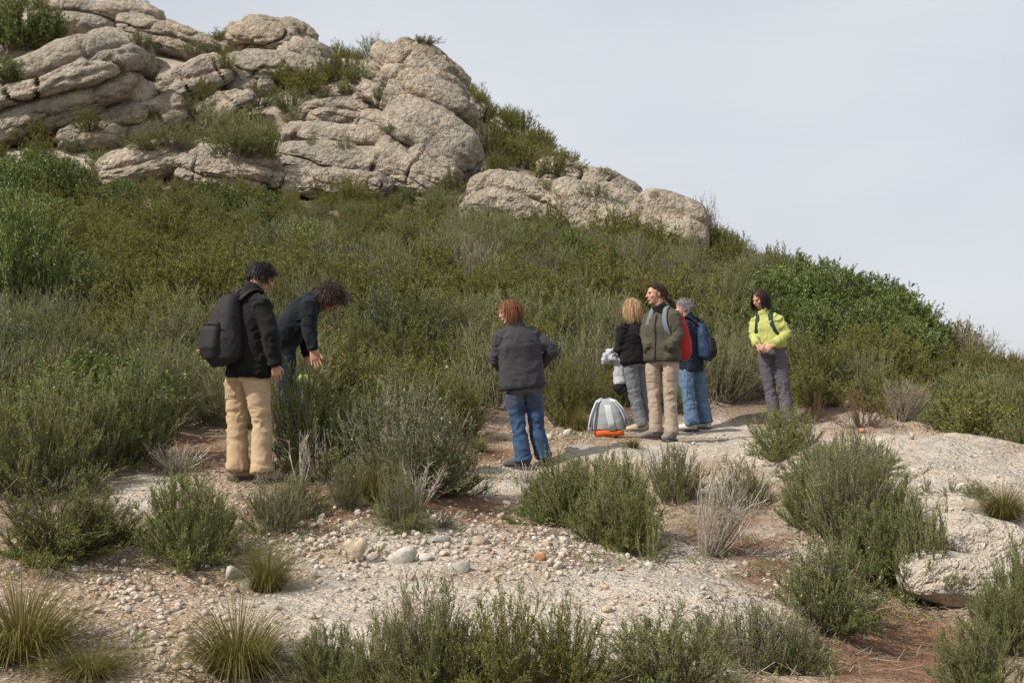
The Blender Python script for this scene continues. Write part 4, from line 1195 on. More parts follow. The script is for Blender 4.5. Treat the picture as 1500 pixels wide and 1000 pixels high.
kind = np.where(mass, 3, kind)
massl = ((sx_ - 20) / 95) ** 2 + ((sy_ - 390) / 120) ** 2 < 1
kind = np.where(massl & (rng.random(len(kind)) < .7), 3, kind)
size = rng.uniform(.6, 1.4, len(kind)) * np.where(spp[:, 1] < 17, .85, 1.0) * (1 + .25 * patch2)
size = size * np.where((sy_ < 290), .82, 1.0) * np.array([1.18, 1.1, 1.05, .86, 1.1, 1.15, 1.0])[kind]
size = size * np.where((sy_ > 270) & (sy_ < 345) & (sx_ > 140) & (sx_ < 1045), .62, 1.0) * np.where(sx_ > 1080, .82, 1.0) * np.where((sx_ > 1030) & (sx_ < 1120) & (sy_ < 420), .65, 1.0) * np.where((sx_ > 1330) & (sy_ < 600), .72, 1.0)
size = size * np.where((kind == 6) & (spp[:, 1] < 20), .55, 1.0)
rotz = rng.uniform(0, 6.28, len(kind)); squash = rng.uniform(.72, 1.08, len(kind)); tilt = rng.normal(size=(len(kind), 2)) * .12
app = size / spp[:, 1]
APPEAR = {"heath_bush": "dense olive green heath bush", "rosemary_bush": "dull grey green rosemary bush", "broom_bush": "pale feathery broom bush", "mastic_bush": "leafy dark green mastic bush", "silver_bush": "silvery leaved bush", "gorse_bush": "yellow green gorse bush", "bare_bush": "leafless grey twig bush"}
def where(x, y):
    if y < 290: return "among the rock outcrops at the top left" if x < 680 else "on the ridge round the low right outcrop"
    if x > 1080: return "on the slope behind the person in yellow" if x < 1260 else "on the far right slope behind the slab"
    if x < 300: return "in the thicket on the upper left slope" if y < 450 else "in the lower left thicket beside tan trousers"
    if x < 700: return "on the slope above the bent person" if y < 430 else "in scrub between bent and red haired persons"
    return "on the slope below the low right outcrop" if y < 450 else "directly behind the standing group on the path"
single = np.zeros(len(kind), bool)
for k, key in enumerate(KEYS):
    ids = np.nonzero((kind == k) & (sx_ > -20) & (sx_ < 1520))[0]
    ids = ids[np.argsort(-app[ids])][:230]
    single[ids] = True
    for i in ids:
        o = link(key, HK[key][i % len(HK[key])])
        o.location = spp[i]; o.rotation_euler = (tilt[i, 0], tilt[i, 1], rotz[i]); o.scale = (size[i], size[i], size[i] * squash[i])
        pl = where(sx_[i], sy_[i])
        tag(o, APPEAR[key] + " " + pl, "shrub", APPEAR[key].split(" ")[-2] + " bushes " + pl)
# the rest reads as one mass
lib = bpy.data.collections.new("scrub_library")
order = []
for key in KEYS:
    for v, me in enumerate(HK[key]):
        nm = "scrub_kind_%s_%d" % (key, v); ob = bpy.data.objects.new(nm, me); lib.objects.link(ob); order.append((nm, key, v))
names = sorted(n for n, _, _ in order); look = {(k, v): names.index(n) for n, k, v in order}
rest = np.nonzero(~single)[0]
me = bpy.data.meshes.new("hillside_scrub"); me.vertices.add(len(rest)); me.vertices.foreach_set("co", spp[rest].astype(np.float32).ravel())
a = me.attributes.new("which", 'INT', 'POINT'); a.data.foreach_set("value", np.array([look[(KEYS[kind[i]], i % len(HK[KEYS[kind[i]]]))] for i in rest], np.int32))
a = me.attributes.new("turn", 'FLOAT_VECTOR', 'POINT'); a.data.foreach_set("vector", np.column_stack([tilt[rest], rotz[rest]]).astype(np.float32).ravel())
a = me.attributes.new("grow", 'FLOAT_VECTOR', 'POINT'); a.data.foreach_set("vector", np.column_stack([size[rest], size[rest], size[rest] * squash[rest]]).astype(np.float32).ravel())
scrub = link("hillside_scrub", me)
tag(scrub, "mass of small mixed shrubs covering the far parts of the slope", "scrub", kind="stuff")
ng = bpy.data.node_groups.new("scatter_scrub", 'GeometryNodeTree')
ng.interface.new_socket("Geometry", in_out='INPUT', socket_type='NodeSocketGeometry')
ng.interface.new_socket("Geometry", in_out='OUTPUT', socket_type='NodeSocketGeometry')
gi, go = ng.nodes.new("NodeGroupInput"), ng.nodes.new("NodeGroupOutput")
m2p = ng.nodes.new("GeometryNodeMeshToPoints"); iop = ng.nodes.new("GeometryNodeInstanceOnPoints"); ci = ng.nodes.new("GeometryNodeCollectionInfo")
ci.inputs["Collection"].default_value = lib; ci.inputs["Separate Children"].default_value = True; ci.inputs["Reset Children"].default_value = True
def named(nm, t):
    n = ng.nodes.new("GeometryNodeInputNamedAttribute"); n.data_type = t; n.inputs["Name"].default_value = nm
    return [o for o in n.outputs if o.name == "Attribute" and o.enabled][0]
iop.inputs["Pick Instance"].default_value = True
ng.links.new(gi.outputs[0], m2p.inputs[0]); ng.links.new(m2p.outputs[0], iop.inputs["Points"]); ng.links.new(ci.outputs[0], iop.inputs["Instance"])
ng.links.new(named("which", 'INT'), iop.inputs["Instance Index"]); ng.links.new(named("turn", 'FLOAT_VECTOR'), iop.inputs["Rotation"]); ng.links.new(named("grow", 'FLOAT_VECTOR'), iop.inputs["Scale"])
ng.links.new(iop.outputs[0], go.inputs[0])
scrub.modifiers.new("scatter", 'NODES').node_group = ng
print("scrub:", single.sum(), "single,", len(rest), "massed")

# ------------------------------------------------------------------ cloth and skin materials
def cloth_material(name, c, c2=None, rough=0.92, weave=900.0, mottled=0.35, sheen=0.15, patchy=6.0):
    m, nt, bs, out = mat(name)
    tc = nt.nodes.new("ShaderNodeTexCoord"); co = tc.outputs["Object"]
    c2 = c2 or tuple(k * .68 for k in c)
    g = noise_n(nt, co, patchy, 5, .6); f = noise_n(nt, co, 55.0, 3)
    base = mixc(nt, math_n(nt, 'MULTIPLY', ramp(nt, [(.35, (0, 0, 0)), (.68, (1, 1, 1))], g).outputs[0], mottled), c, c2)
    base = mixc(nt, .35, base, ramp(nt, [(.3, (.7, .7, .7)), (.65, (1.15, 1.15, 1.15))], f).outputs[0], 'MULTIPLY')
    nt.links.new(base, bs.inputs["Base Color"])
    bs.inputs["Roughness"].default_value = rough; bs.inputs["Specular IOR Level"].default_value = 0.2
    bs.inputs["Sheen Weight"].default_value = sheen * .12; bs.inputs["Sheen Roughness"].default_value = .6
    nt.links.new(bump_n(nt, f, 0.004, .5), bs.inputs["Normal"])
    return m

def jeans_material(name, dark, pale, dirt=0.0):
    m, nt, bs, out = mat(name)
    tc = nt.nodes.new("ShaderNodeTexCoord"); co = tc.outputs["Object"]
    g = noise_n(nt, co, 9.0, 5, .6); f = noise_n(nt, co, 120.0, 2)
    fold = attr_n(nt, "fold")
    fac = math_n(nt, 'ADD', math_n(nt, 'MULTIPLY', g, .75), math_n(nt, 'MULTIPLY', fold, .22), True)
    base = ramp(nt, [(.25, dark), (.62, tuple((a + b) / 2 for a, b in zip(dark, pale))), (.9, pale)], fac).outputs[0]
    if dirt:
        base = mixc(nt, math_n(nt, 'MULTIPLY', attr_n(nt, "dirt"), math_n(nt, 'ADD', g, .1), True), base, (.10, .085, .065))
    base = mixc(nt, .3, base, ramp(nt, [(.3, (.7, .7, .7)), (.65, (1.2, 1.2, 1.2))], f).outputs[0], 'MULTIPLY')
    nt.links.new(base, bs.inputs["Base Color"])
    bs.inputs["Roughness"].default_value = .9; bs.inputs["Specular IOR Level"].default_value = .2
    return m

def plain(name, c, rough=.6, spec=.3, var=.25, scale=20):
    m, nt, bs, out = mat(name)
    tc = nt.nodes.new("ShaderNodeTexCoord")
    g = noise_n(nt, tc.outputs["Object"], scale, 4)
    nt.links.new(mixc(nt, g, tuple(k * (1 - var) for k in c), tuple(k * (1 + var) for k in c)), bs.inputs["Base Color"])
    bs.inputs["Roughness"].default_value = rough; bs.inputs["Specular IOR Level"].default_value = spec
    return m

def skin_material(name, c):
    m, nt, bs, out = mat(name)
    tc = nt.nodes.new("ShaderNodeTexCoord")
    g = noise_n(nt, tc.outputs["Object"], 25, 4)
    nt.links.new(mixc(nt, g, (c[0] * .82, c[1] * .72, c[2] * .68), (c[0] * 1.1, c[1] * 1.08, c[2] * 1.05)), bs.inputs["Base Color"])
    bs.inputs["Roughness"].default_value = .55; bs.inputs["Specular IOR Level"].default_value = .35
    bs.inputs["Subsurface Weight"].default_value = .12; bs.inputs["Subsurface Radius"].default_value = (.01, .004, .002); bs.inputs["Subsurface Scale"].default_value = .6
    return m

def hair_material(name, root, tip):
    m, nt, bs, out = mat(name)
    t = attr_n(nt, "tint")
    nt.links.new(ramp(nt, [(0, root), (1, tip)], t).outputs[0], bs.inputs["Base Color"])
    bs.inputs["Roughness"].default_value = .5; bs.inputs["Specular IOR Level"].default_value = .22
    return m

SKIN = skin_material("fair_skin", (.50, .30, .22)); SKIN2 = skin_material("tanned_skin", (.46, .26, .18))
LIPS = plain("lips", (.38, .14, .12), .5); EYE_M = plain("dark_eye", (.03, .022, .018), .2, .5); SOLE = plain("shoe_sole", (.06, .055, .06), .85)
BUCKLE = plain("black_webbing", (.015, .015, .016), .7)

# ------------------------------------------------------------------ body modelling
def tube(pts, radii, side=None, n=16, power=2.0):
    """closed loft: radii are (along side vector, across) per point"""
    pts = [np.asarray(p, float) for p in pts]
    K = len(pts); V, F = [], []
    for k in range(K):
        t = unit(pts[min(k + 1, K - 1)] - pts[max(k - 1, 0)])
        s = np.asarray(side if side is not None else ([1, 0, 0] if abs(t[0]) < .8 else [0, 1, 0]), float)
        s = unit(s - t * (s @ t)); f = np.cross(t, s)
        r = radii[k]; ra, rb = (r, r) if np.isscalar(r) else r
        for a in np.arange(n) * 2 * math.pi / n:
            c, q = math.cos(a), math.sin(a)
            c = math.copysign(abs(c) ** (2 / power), c); q = math.copysign(abs(q) ** (2 / power), q)
            V.append(pts[k] + s * ra * c + f * rb * q)
    for k in range(K - 1):
        for j in range(n):
            F.append([k * n + j, k * n + (j + 1) % n, (k + 1) * n + (j + 1) % n, (k + 1) * n + j])
    F.append(list(range(n))[::-1]); F.append([(K - 1) * n + j for j in range(n)])
    return np.array(V), F

def ell(c, axes, frame=None, sub=3):
    v, f = ico(sub)
    p = v * np.asarray(axes)
    if frame is not None: p = p @ np.asarray(frame)          # rows: side, forward, up
    return p + np.asarray(c), [list(q) for q in f]

def fuse(parts, voxel, smooth=3, factor=.5):
    """union of overlapping closed shapes as one continuous skin"""
    V, F, n = [], [], 0
    for v, f in parts:
        V.append(v); F += [[i + n for i in q] for q in f]; n += len(v)
    me = new_mesh("tmp", np.concatenate(V), F)
    o = bpy.data.objects.new("tmp", me); COL.objects.link(o)
    md = o.modifiers.new("r", 'REMESH'); md.mode = 'VOXEL'; md.voxel_size = voxel
    if smooth:
        ms = o.modifiers.new("s", 'SMOOTH'); ms.iterations = smooth; ms.factor = factor
    dg = bpy.context.evaluated_depsgraph_get(); ev = o.evaluated_get(dg); m2 = ev.to_mesh()
    nv = len(m2.vertices); v = np.empty(nv * 3, np.float32); m2.vertices.foreach_get("co", v)
    nn = np.empty(nv * 3, np.float32); m2.vertices.foreach_get("normal", nn)
    f = [list(p.vertices) for p in m2.polygons]
    ev.to_mesh_clear(); bpy.data.objects.remove(o); bpy.data.meshes.remove(me)
    return v.reshape(-1, 3).astype(float), f, nn.reshape(-1, 3).astype(float)

def patch(v, f, n, mask, off=.004):
    """a piece of cloth sewn on: the faces whose corners all lie in the mask, lifted off the surface"""
    keep = [q for q in f if all(mask[i] for i in q)]
    if not keep: return None
    ids = sorted({i for q in keep for i in q}); mp = {a: b for b, a in enumerate(ids)}
    return (v + n * off)[ids], [[mp[i] for i in q] for q in keep]

def polyline_frac(p, pts):
    """distance to the nearest joint of a chain"""
    return np.min([np.linalg.norm(p - np.asarray(q), axis=1) for q in pts], 0)

def smooth_noise_folds(v, n, seed, joints, amp=.008, fine=.004, zs=22, reach=.2):
    near = np.exp(-(polyline_frac(v, joints) / reach) ** 2) if len(joints) else 0
    broad = fbm(v * np.array([9, 9, 4.]), 2, seed)
    q = v * np.array([10, 10, zs]) + fbm(v * 7, 2, seed + 3)[:, None] * 1.3
    cre = 1 - np.abs(noise3(q, seed + 5)) * 2.2
    cre = np.clip(cre, -.4, 1)
    d = amp * broad + (fine * .35 + near * fine * 1.9) * cre
    return v + n * d[:, None], cre

def hand_parts(wrist, d, palm, thumb_side, curl=.35, size=1.0, spread=.12):
    """palm, four unequal bent fingers and a thumb leaving the side of the palm"""
    d = unit(d); palm = unit(palm - d * (np.asarray(palm) @ d)); s = unit(np.cross(d, palm)) * thumb_side
    parts = []
    k = size
    w = np.asarray(wrist, float)
    parts.append(tube([w - d * .03 * k, w + d * .02 * k, w + d * .055 * k, w + d * .088 * k], [(.024 * k, .019 * k), (.032 * k, .017 * k), (.040 * k, .016 * k), (.039 * k, .013 * k)], side=s, n=14))
    for i, (off, L) in enumerate(((.029, .074), (.0095, .082), (-.0105, .076), (-.029, .060))):
        b = w + d * (.082 - .004 * abs(i - 1)) * k + s * off * 1.1 * k
        c = curl * (1 + .12 * i); dirn = unit(d + s * off * 4.5)
        pts, rad, a = [b - dirn * .012], [.0082 * k], 0.0
        cur = b; pts.append(cur); rad.append(.0080 * k)
        for seg, fr in enumerate((.45, .31, .24)):
            a += c * (.8 if seg == 0 else 1.0)
            dd = unit(dirn * math.cos(a) + palm * math.sin(a))
            cur = cur + dd * L * fr * k; pts.append(cur); rad.append((.0076, .0070, .0056)[seg] * k)
        parts.append(tube(pts, rad, n=10))
    tb = w + d * .028 * k + s * .026 * k
    t1 = tb + unit(d * .75 + s * .75 + palm * .25) * .036 * k; t2 = t1 + unit(d * .95 + s * .35 + palm * (.2 + curl)) * .03 * k; t3 = t2 + unit(d + s * .1 + palm * (.2 + curl)) * .022 * k
    parts.append(tube([tb - s * .012 * k, tb, t1, t2, t3], [.014 * k, .0135 * k, .0115 * k, .0102 * k, .0075 * k], n=10))
    return parts

def head_parts(c, fr, k=1.0):
    """skull, jaw, brow, nose, lips, chin and ears about the head centre; fr rows: side, forward, up"""
    s, f, u = fr
    q = lambda x, y, z: c + (s * x + f * y + u * z) * k
    parts = [ell(q(0, -.012, .035), (.074 * k, .094 * k, .083 * k), fr),
             ell(q(0, .030, -.022), (.060 * k, .062 * k, .078 * k), fr),
             tube([q(0, .018, -.035), q(0, .048, -.080), q(0, .064, -.098)], [(.056 * k, .052 * k), (.044 * k, .036 * k), (.022 * k, .016 * k)], side=s),
             ell(q(0, .070, -.094), (.021 * k, .018 * k, .016 * k), fr),
             tube([q(0, .086, .014), q(0, .101, -.012), q(0, .113, -.030)], [(.010 * k, .012 * k), (.011 * k, .013 * k), (.016 * k, .012 * k)], side=s, n=10),
             ell(q(0, .078, .030), (.048 * k, .017 * k, .010 * k), fr, 2),
             ell(q(0, .088, -.058), (.023 * k, .013 * k, .010 * k), fr, 2)]
    for g in (-1, 1):
        parts.append(ell(q(g * .040, .062, -.020), (.022 * k, .022 * k, .020 * k), fr, 2))
        parts.append(ell(q(g * .076, -.012, -.002), (.010 * k, .020 * k, .032 * k), fr, 2))
    return parts

def hair_strands(c, fr, k, rng, n, steps, step, gravity, curl, width, face_cut=.25, top_cut=.0, flow=(0, -.3, -.2), vol=1.04, low=-.45, part=True, clump=0.0, jitter=.25, tuck=None, fringe=0.0, frizz=0.0):
    s, f, u = fr
    ax = np.array([.080, .100, .090]) * k * vol
    cen = c + (f * -.012 + u * .035) * k
    R3 = np.stack([s, f, u])
    D = unit(rng.normal(size=(n * 4, 3)))
    lim = face_cut + fringe * np.clip(D[:, 2], 0, 1)
    keep = (D[:, 1] < lim + 1.35 * np.clip(D[:, 2] - .12, 0, 1)) & (D[:, 2] > low)
    D = D[keep][:n]
    pos = D * ax
    out0 = unit(D / ax)
    fl = np.array(flow, float)
    dirs = unit(out0 * .12 + fl + np.stack([np.sign(D[:, 0]) * .55 * np.clip(D[:, 2], 0, 1), np.zeros(len(D)), np.zeros(len(D))], 1) + rng.normal(size=D.shape) * jitter)
    g_loc = np.array([s[2], f[2], u[2]]) * -1.0            # gravity in head axes
    pts = [pos.copy()]
    lenf = rng.uniform(.65, 1.1, len(D))
    ph = rng.uniform(0, 6.28, len(D))
    for t in range(steps):
        side = unit(np.cross(dirs, out0))
        wob = np.sin(ph + t * 1.5)[:, None] * side * curl + np.cos(ph * 1.7 + t * 1.3)[:, None] * out0 * curl * .6
        dirs = unit(dirs * .75 + g_loc * gravity + wob + rng.normal(size=D.shape) * frizz)
        pos = pos + dirs * (step * lenf)[:, None] * k
        fm = (pos[:, 1] > .42 * ax[1]) & (pos[:, 2] < .30 * ax[2]) & (np.abs(pos[:, 0]) < .88 * ax[0])
        pos[:, 0] = np.where(fm, np.sign(pos[:, 0] + 1e-6) * ax[0] * .90, pos[:, 0]); pos[:, 1] = np.where(fm, np.minimum(pos[:, 1], .42 * ax[1]), pos[:, 1])
        e = np.sqrt(((pos / ax) ** 2).sum(1))
        e2 = np.maximum(e, 1.01 + .03 * np.minimum(t, 2)); pos = pos * (e2 / e)[:, None]
        pts.append(pos.copy())
    if tuck is not None:
        tk = np.array(tuck) * k
        for t in range(steps + 1):
            w = (t / steps) ** 1.5
            pts[t] = pts[t] * (1 - w * .9) + tk * w * .9 + rng.normal(size=D.shape) * .004
    V = []
    for t, p in enumerate(pts):
        nrm = unit(p / ax ** 2); tan = unit(pts[min(t + 1, steps)] - pts[max(t - 1, 0)])
        sd = unit(np.cross(nrm, tan) + rng.normal(size=p.shape) * .15)
        w = width * k * (1 - .65 * (t / steps) ** 2)
        V += [p - sd * w, p + sd * w]
    V = np.stack(V, 1); per = V.shape[1]; m = len(D)
    F = np.concatenate([(np.arange(m) * per)[:, None] + np.array([2 * j, 2 * j + 1, 2 * j + 3, 2 * j + 2])[None] for j in range(steps)])
    T = np.clip(rng.random(m)[:, None] * .75 + np.linspace(0, .3, steps + 1).repeat(2)[None], 0, 1).ravel()
    V = V.reshape(-1, 3) @ R3 + cen
    # cap of hair under the locks
    v, ff = ico(3)
    lim = face_cut - .05 + fringe * np.clip(v[:, 2], 0, 1) + 1.3 * np.clip(v[:, 2] - .15, 0, 1)
    ok = (v[:, 1] < lim) & (v[:, 2] > low + .05)
    fk = ff[ok[ff].all(1)]
    cv = (v * ax * .985) @ R3 + cen
    V = np.concatenate([V, cv]); T = np.concatenate([T, np.full(len(cv), .15)])
    faces = [list(q) for q in F] + [list(q + len(V) - len(cv)) for q in fk]
    return V, faces, T

def shoe_parts(ank, toe_dir, ground_z, L=.265, W=.048):
    t = unit(np.array([toe_dir[0], toe_dir[1], 0])); s = np.array([t[1], -t[0], 0])
    a = np.array([ank[0], ank[1], ground_z])
    heel = a - t * .065
    up = np.array([0, 0, 1.])
    pr = [(0, .7, .055), (.06, .9, .062), (.25, .95, .058), (.5, 1.0, .045), (.75, 1.08, .034), (.92, .95, .026), (1, .55, .018)]
    upper = tube([heel + t * L * x + up * (h + .018) for x, w, h in pr], [(W * w, h) for x, w, h in pr], side=s, n=18, power=2.4)
    cuff = tube([a + up * .05, a + up * .125], [(.046, .052), (.045, .05)], side=s)
    sole = tube([heel + t * (L * x - .004) + up * .013 for x, w, h in pr], [(W * w * 1.06 + .002, .013) for x, w, h in pr], side=s, n=18, power=4)
    return [upper, cuff], sole

def lerp(a, b, t): return np.asarray(a) * (1 - t) + np.asarray(b) * t

def person(label, Y, J, heading, head_heading, head_pitch, top, legs, shoes, skin=SKIN, hair=None, build=1.0, hands=("hang", "hang"), hem=.0, seed=1, leg_w=1.0, hem_w=1.0, top_w=1.0, collar=None, head_roll=0.0, top_name="jacket", toe=(None, None), zipper=False, dirt=False, cuffs=None, open_hand=None, skip_face=False, waist=.86, band=None, pockets=(), pocket_m=None):
    """joints are photograph positions with a depth offset; everything is built at its real place"""
    g = {k: P(v[0], v[1], Y + (v[2] if len(v) > 2 else 0)) for k, v in J.items()}
    h = R(heading); fwd = np.array([math.cos(h), math.sin(h), 0]); sd = np.array([math.sin(h), -math.cos(h), 0])
    rng = np.random.default_rng(seed)
    gz = {}
    for k in ("anR", "anL"):
        gz[k] = float(hfun(g[k][:1], g[k][1:2])[0])
    base = np.array([(g["anR"][0] + g["anL"][0]) / 2, (g["anR"][1] + g["anL"][1]) / 2, min(gz.values())])
    pel, neck = g["pelvis"], g["neck"]
    up_t = unit(neck - pel); spine = lambda t, b=0: lerp(pel, neck, t) + np.cross(sd, up_t) * 0 + b * fwd
    # --- head frame
    hh, hp = R(head_heading), R(head_pitch)
    f = np.array([math.cos(hh) * math.cos(hp), math.sin(hh) * math.cos(hp), math.sin(hp)])
    s = np.array([math.sin(hh), -math.cos(hh), 0]); u = np.cross(s, f)
    if head_roll:
        rr = R(head_roll); s, u = s * math.cos(rr) + u * math.sin(rr), u * math.cos(rr) - s * math.sin(rr)
    fr = np.stack([s, f, u]); hc = g["head"]; hk = build * .92
    hv, hf, hn = fuse(head_parts(hc, fr, hk) + [tube([hc - u * .05 * hk - f * .02 * hk, lerp(hc - u * .08 * hk, neck, .6), neck - up_t * .07], [(.052 * hk, .056 * hk), (.052 * hk, .055 * hk), (.065 * hk, .06 * hk)], side=s)], .0055, 2)
    # --- body under the clothes, continuous down to the feet
    b = build
    chest = lerp(pel, neck, .62)
    bp = [tube([lerp(pel, neck, -.12), pel, lerp(pel, neck, .3), chest, lerp(pel, neck, .88), neck, lerp(neck, hc, .5)], [(.11 * b, .085 * b), (.135 * b, .095 * b), (.115 * b, .085 * b), (.135 * b, .09 * b), (.11 * b, .07 * b), (.05 * b, .05 * b), (.048 * b, .05 * b)], side=sd)]
    for q in "RL":
        bp.append(tube([lerp(g["sh" + q], neck, .45), g["sh" + q], g["el" + q], g["wr" + q]], [.035 * b, .042 * b, .034 * b, .024 * b]))
        ankz = np.array([g["an" + q][0], g["an" + q][1], gz["an" + q] + .09])
        bp.append(tube([g["hip" + q] + [0, 0, .04], g["hip" + q], g["kn" + q], ankz, ankz - [0, 0, .05]], [.06 * b, .068 * b, .045 * b, .034 * b, .034 * b]))
    bv, bf, bn = fuse(bp, .02, 2)
    V, F = [hv, bv], [list(q) for q in hf] + [[i + len(hv) for i in q] for q in bf]
    n = len(hv) + len(bv)
    for q, hd in zip("RL", hands):
        if hd is None: continue
        fore = unit(g["wr" + q] - g["el" + q])
        if isinstance(hd, dict): d, pm, cu, ts = hd["d"], hd["palm"], hd.get("curl", .35), hd.get("thumb", 1)
        else: d, pm, cu, ts = unit(fore + np.array([0, 0, -.3])), (-sd if q == "R" else sd) + fwd * .2, .38, None
        if ts is None:
            ts = 1.0
            tv_ = unit(np.cross(unit(d), unit(np.asarray(pm, float))))
            if tv_ @ fwd < 0: ts = -1.0
        v, ff, nn = fuse(hand_parts(g["wr" + q], d, pm, ts, cu, .98 * b), .0038, 2, .4)
        V.append(v); F += [[i + n for i in x] for x in ff]; n += len(v)
    V = np.concatenate(V)
    body = link("person", new_mesh("person", V - base, F, [skin])); body.location = base
    tag(body, label, "person")
    def part(name, v, f, m, smooth=True, attrs=None):
        return link(name, new_mesh(name, np.asarray(v) - base, f, m if isinstance(m, list) else [m], smooth, None, attrs), body)
    # --- eyes, brows and lips
    q3 = lambda x, y, z: hc + (s * x + f * y + u * z) * hk
    if not skip_face:
        for sg in (-1, 1):
            v, ff = ell(q3(sg * .031, .0855, .010), (.0125 * hk, .007 * hk, .0065 * hk), fr, 2); part("eye", v, ff, EYE_M)
        v, ff = ell(q3(0, .0985, -.058), (.021 * hk, .0065 * hk, .0075 * hk), fr, 2); part("lips", v, ff, LIPS)
    # --- trousers
    lw = leg_w * b
    tp = [tube([lerp(pel, neck, -.10) - [0, 0, .03], lerp(pel, neck, -.02), lerp(pel, neck, .16)], [(.150 * lw, .118 * lw), (.165 * lw, .125 * lw), (.150 * lw, .115 * lw)], side=sd, n=20)]
    mid_h = (g["hipR"] + g["hipL"]) / 2
    for q in "RL":
        hp_, kn, an = g["hip" + q], g["kn" + q], np.array([g["an" + q][0], g["an" + q][1], gz["an" + q] + .075])
        tp.append(tube([lerp(hp_, pel, .35) + [0, 0, .05], hp_, lerp(hp_, kn, .5), kn, lerp(kn, an, .35), lerp(kn, an, .75), an],
                       [(.080 * lw, .090 * lw), (.086 * lw, .096 * lw), (.078 * lw, .083 * lw), (.066 * lw, .069 * lw), (.066 * lw * hem_w, .071 * lw * hem_w), (.068 * lw * hem_w, .075 * lw * hem_w), (.073 * lw * hem_w, .084 * lw * hem_w)], side=sd, n=18))
    tv2, tf2, tn2 = fuse(tp, .0115, 3)
    tv2, cre = smooth_noise_folds(tv2, tn2, seed + 40, [g["knR"], g["knL"], g["anR"], g["anL"], mid_h], .007, .0052, 24, .17)
    att = {"fold": np.clip(cre, 0, 1)}
    att["dirt"] = np.exp(-((tv2[:, 2] - mid_h[2] - .03) / .07) ** 2) if dirt else np.zeros(len(tv2))
    part("trousers", tv2, tf2, legs, True, att)
    # --- jacket or sweater
    tw = top_w * b
    lo = hem
    wA, wB = .175 * tw, .128 * tw
    jp = [tube([lerp(pel, neck, lo), lerp(pel, neck, lo + .06), lerp(pel, neck, .25), lerp(pel, neck, .45), lerp(pel, neck, .66), lerp(pel, neck, .84), lerp(pel, neck, .95), neck + up_t * .025],
               [(wA * .99, wB * 1.0), (wA * 1.02, wB * 1.03), (wA * waist * 1.06, wB * .97), (wA * waist * 1.02, wB * .95), (wA * 1.0, wB * 1.0), (wA * .82, wB * .84), (wA * .52, wB * .62), (.060 * b, .062 * b)], side=sd, n=24, power=2.25)]
    for q in "RL":
        sh, el_, wr = g["sh" + q], g["el" + q], g["wr" + q]
        jp.append(tube([lerp(neck, sh, .4) - up_t * .02, lerp(neck, sh, .75), sh, lerp(sh, el_, .45), el_, lerp(el_, wr, .55), wr], [.048 * tw, .056 * tw, .064 * tw, .061 * tw, .055 * tw, .048 * tw, .042 * tw], n=16))
    cl = unit(lerp(hc - u * .06, neck, .3) - neck)
    jp.append(tube([neck - up_t * .03, neck + cl * .035, neck + cl * (.075 if collar != "none" else .045)], [(.085 * b, .085 * b), (.074 * b, .076 * b), (.069 * b, .071 * b)], side=sd))
    jv, jf, jn = fuse(jp, .011, 3)
    jv, cre = smooth_noise_folds(jv, jn, seed + 10, [g["elR"], g["elL"], g["shR"], g["shL"], lerp(pel, neck, .12), g["wrR"], g["wrL"]], .009, .0060, 17, .15)
    jk = part(top_name, jv, jf, top, True, {"fold": np.clip(cre, 0, 1)})
    if collar not in (None, "none"):
        v, ff, nn = fuse([tube([neck - up_t * .01, neck + cl * .04, neck + cl * .085], [(.082 * b, .084 * b), (.073 * b, .075 * b), (.069 * b, .071 * b)], side=sd)], .01, 1)
        part("collar", v + nn * .004, ff, collar)
    if zipper:
        fr_ = []
        for t in np.linspace(lo + .02, .93, 9):
            c0 = lerp(pel, neck, t); dist = np.linalg.norm(np.cross(jv - c0, fwd), axis=1); cand = jv[(dist < .03)]
            mx = cand[np.argmax((cand - c0) @ fwd)] if len(cand) else c0 + fwd * wB
            fr_.append(c0 + fwd * ((mx - c0) @ fwd + .003))
        v, ff = tube(fr_, [(.006, .004)] * 9, side=sd, n=8); part("zip", v, ff, BUCKLE)
    # --- sewn-on details: waist band and cuffs, pockets
    tloc = (jv - pel) @ up_t / max(np.linalg.norm(neck - pel), .1)
    pz = patch(jv, jf, jn, (tloc < lo + .075), .004)
    if pz and band: link("hem_band", new_mesh("hem_band", pz[0] - base, pz[1], [band]), jk)
    for q in "RL":
        dw = np.linalg.norm(jv - g["wr" + q], axis=1)
        pz = patch(jv, jf, jn, dw < .062 * b, .004)
        if pz and band: link("cuff", new_mesh("cuff", pz[0] - base, pz[1], [band]), jk)
    for (pp, hw, hh_, dr) in pockets:
        c0 = P(*pp); dd = np.asarray(dr, float)
        rel = tv2 - c0; mk = (np.abs(rel[:, 0]) < hw) & (np.abs(rel[:, 2]) < hh_) & ((tn2 @ dd) > .25)
        pz = patch(tv2, tf2, tn2, mk, .005)
        if pz: part("pocket", pz[0], pz[1], pocket_m or legs, True, {"fold": np.zeros(len(pz[0])), "dirt": np.full(len(pz[0]), .5 if dirt else 0)})
    # --- shoes
    for q, tdir in zip("RL", toe):
        td = fwd if tdir is None else np.array([tdir[0], tdir[1], 0.])
        up_, so = shoe_parts(g["an" + q], td, gz["an" + q] - .004)
        v, ff, nn = fuse(up_, .009, 2); sh_o = part("shoe", v, ff, shoes)
        v, ff = so; link("sole", new_mesh("sole", v - base, ff, [SOLE]), sh_o)
    # --- hair
    if hair:
        hm_, kw = hair
        v, ff, t = hair_strands(hc, fr, hk, rng, **kw)
        part("hair", v, ff, hm_, True, {"tint": t})
    return body, g, fwd, sd, up_t, base

def ribbon(pts, w, th, up_hint, n=10):
    return tube(pts, [(w, th)] * len(pts), side=up_hint, n=n, power=3)

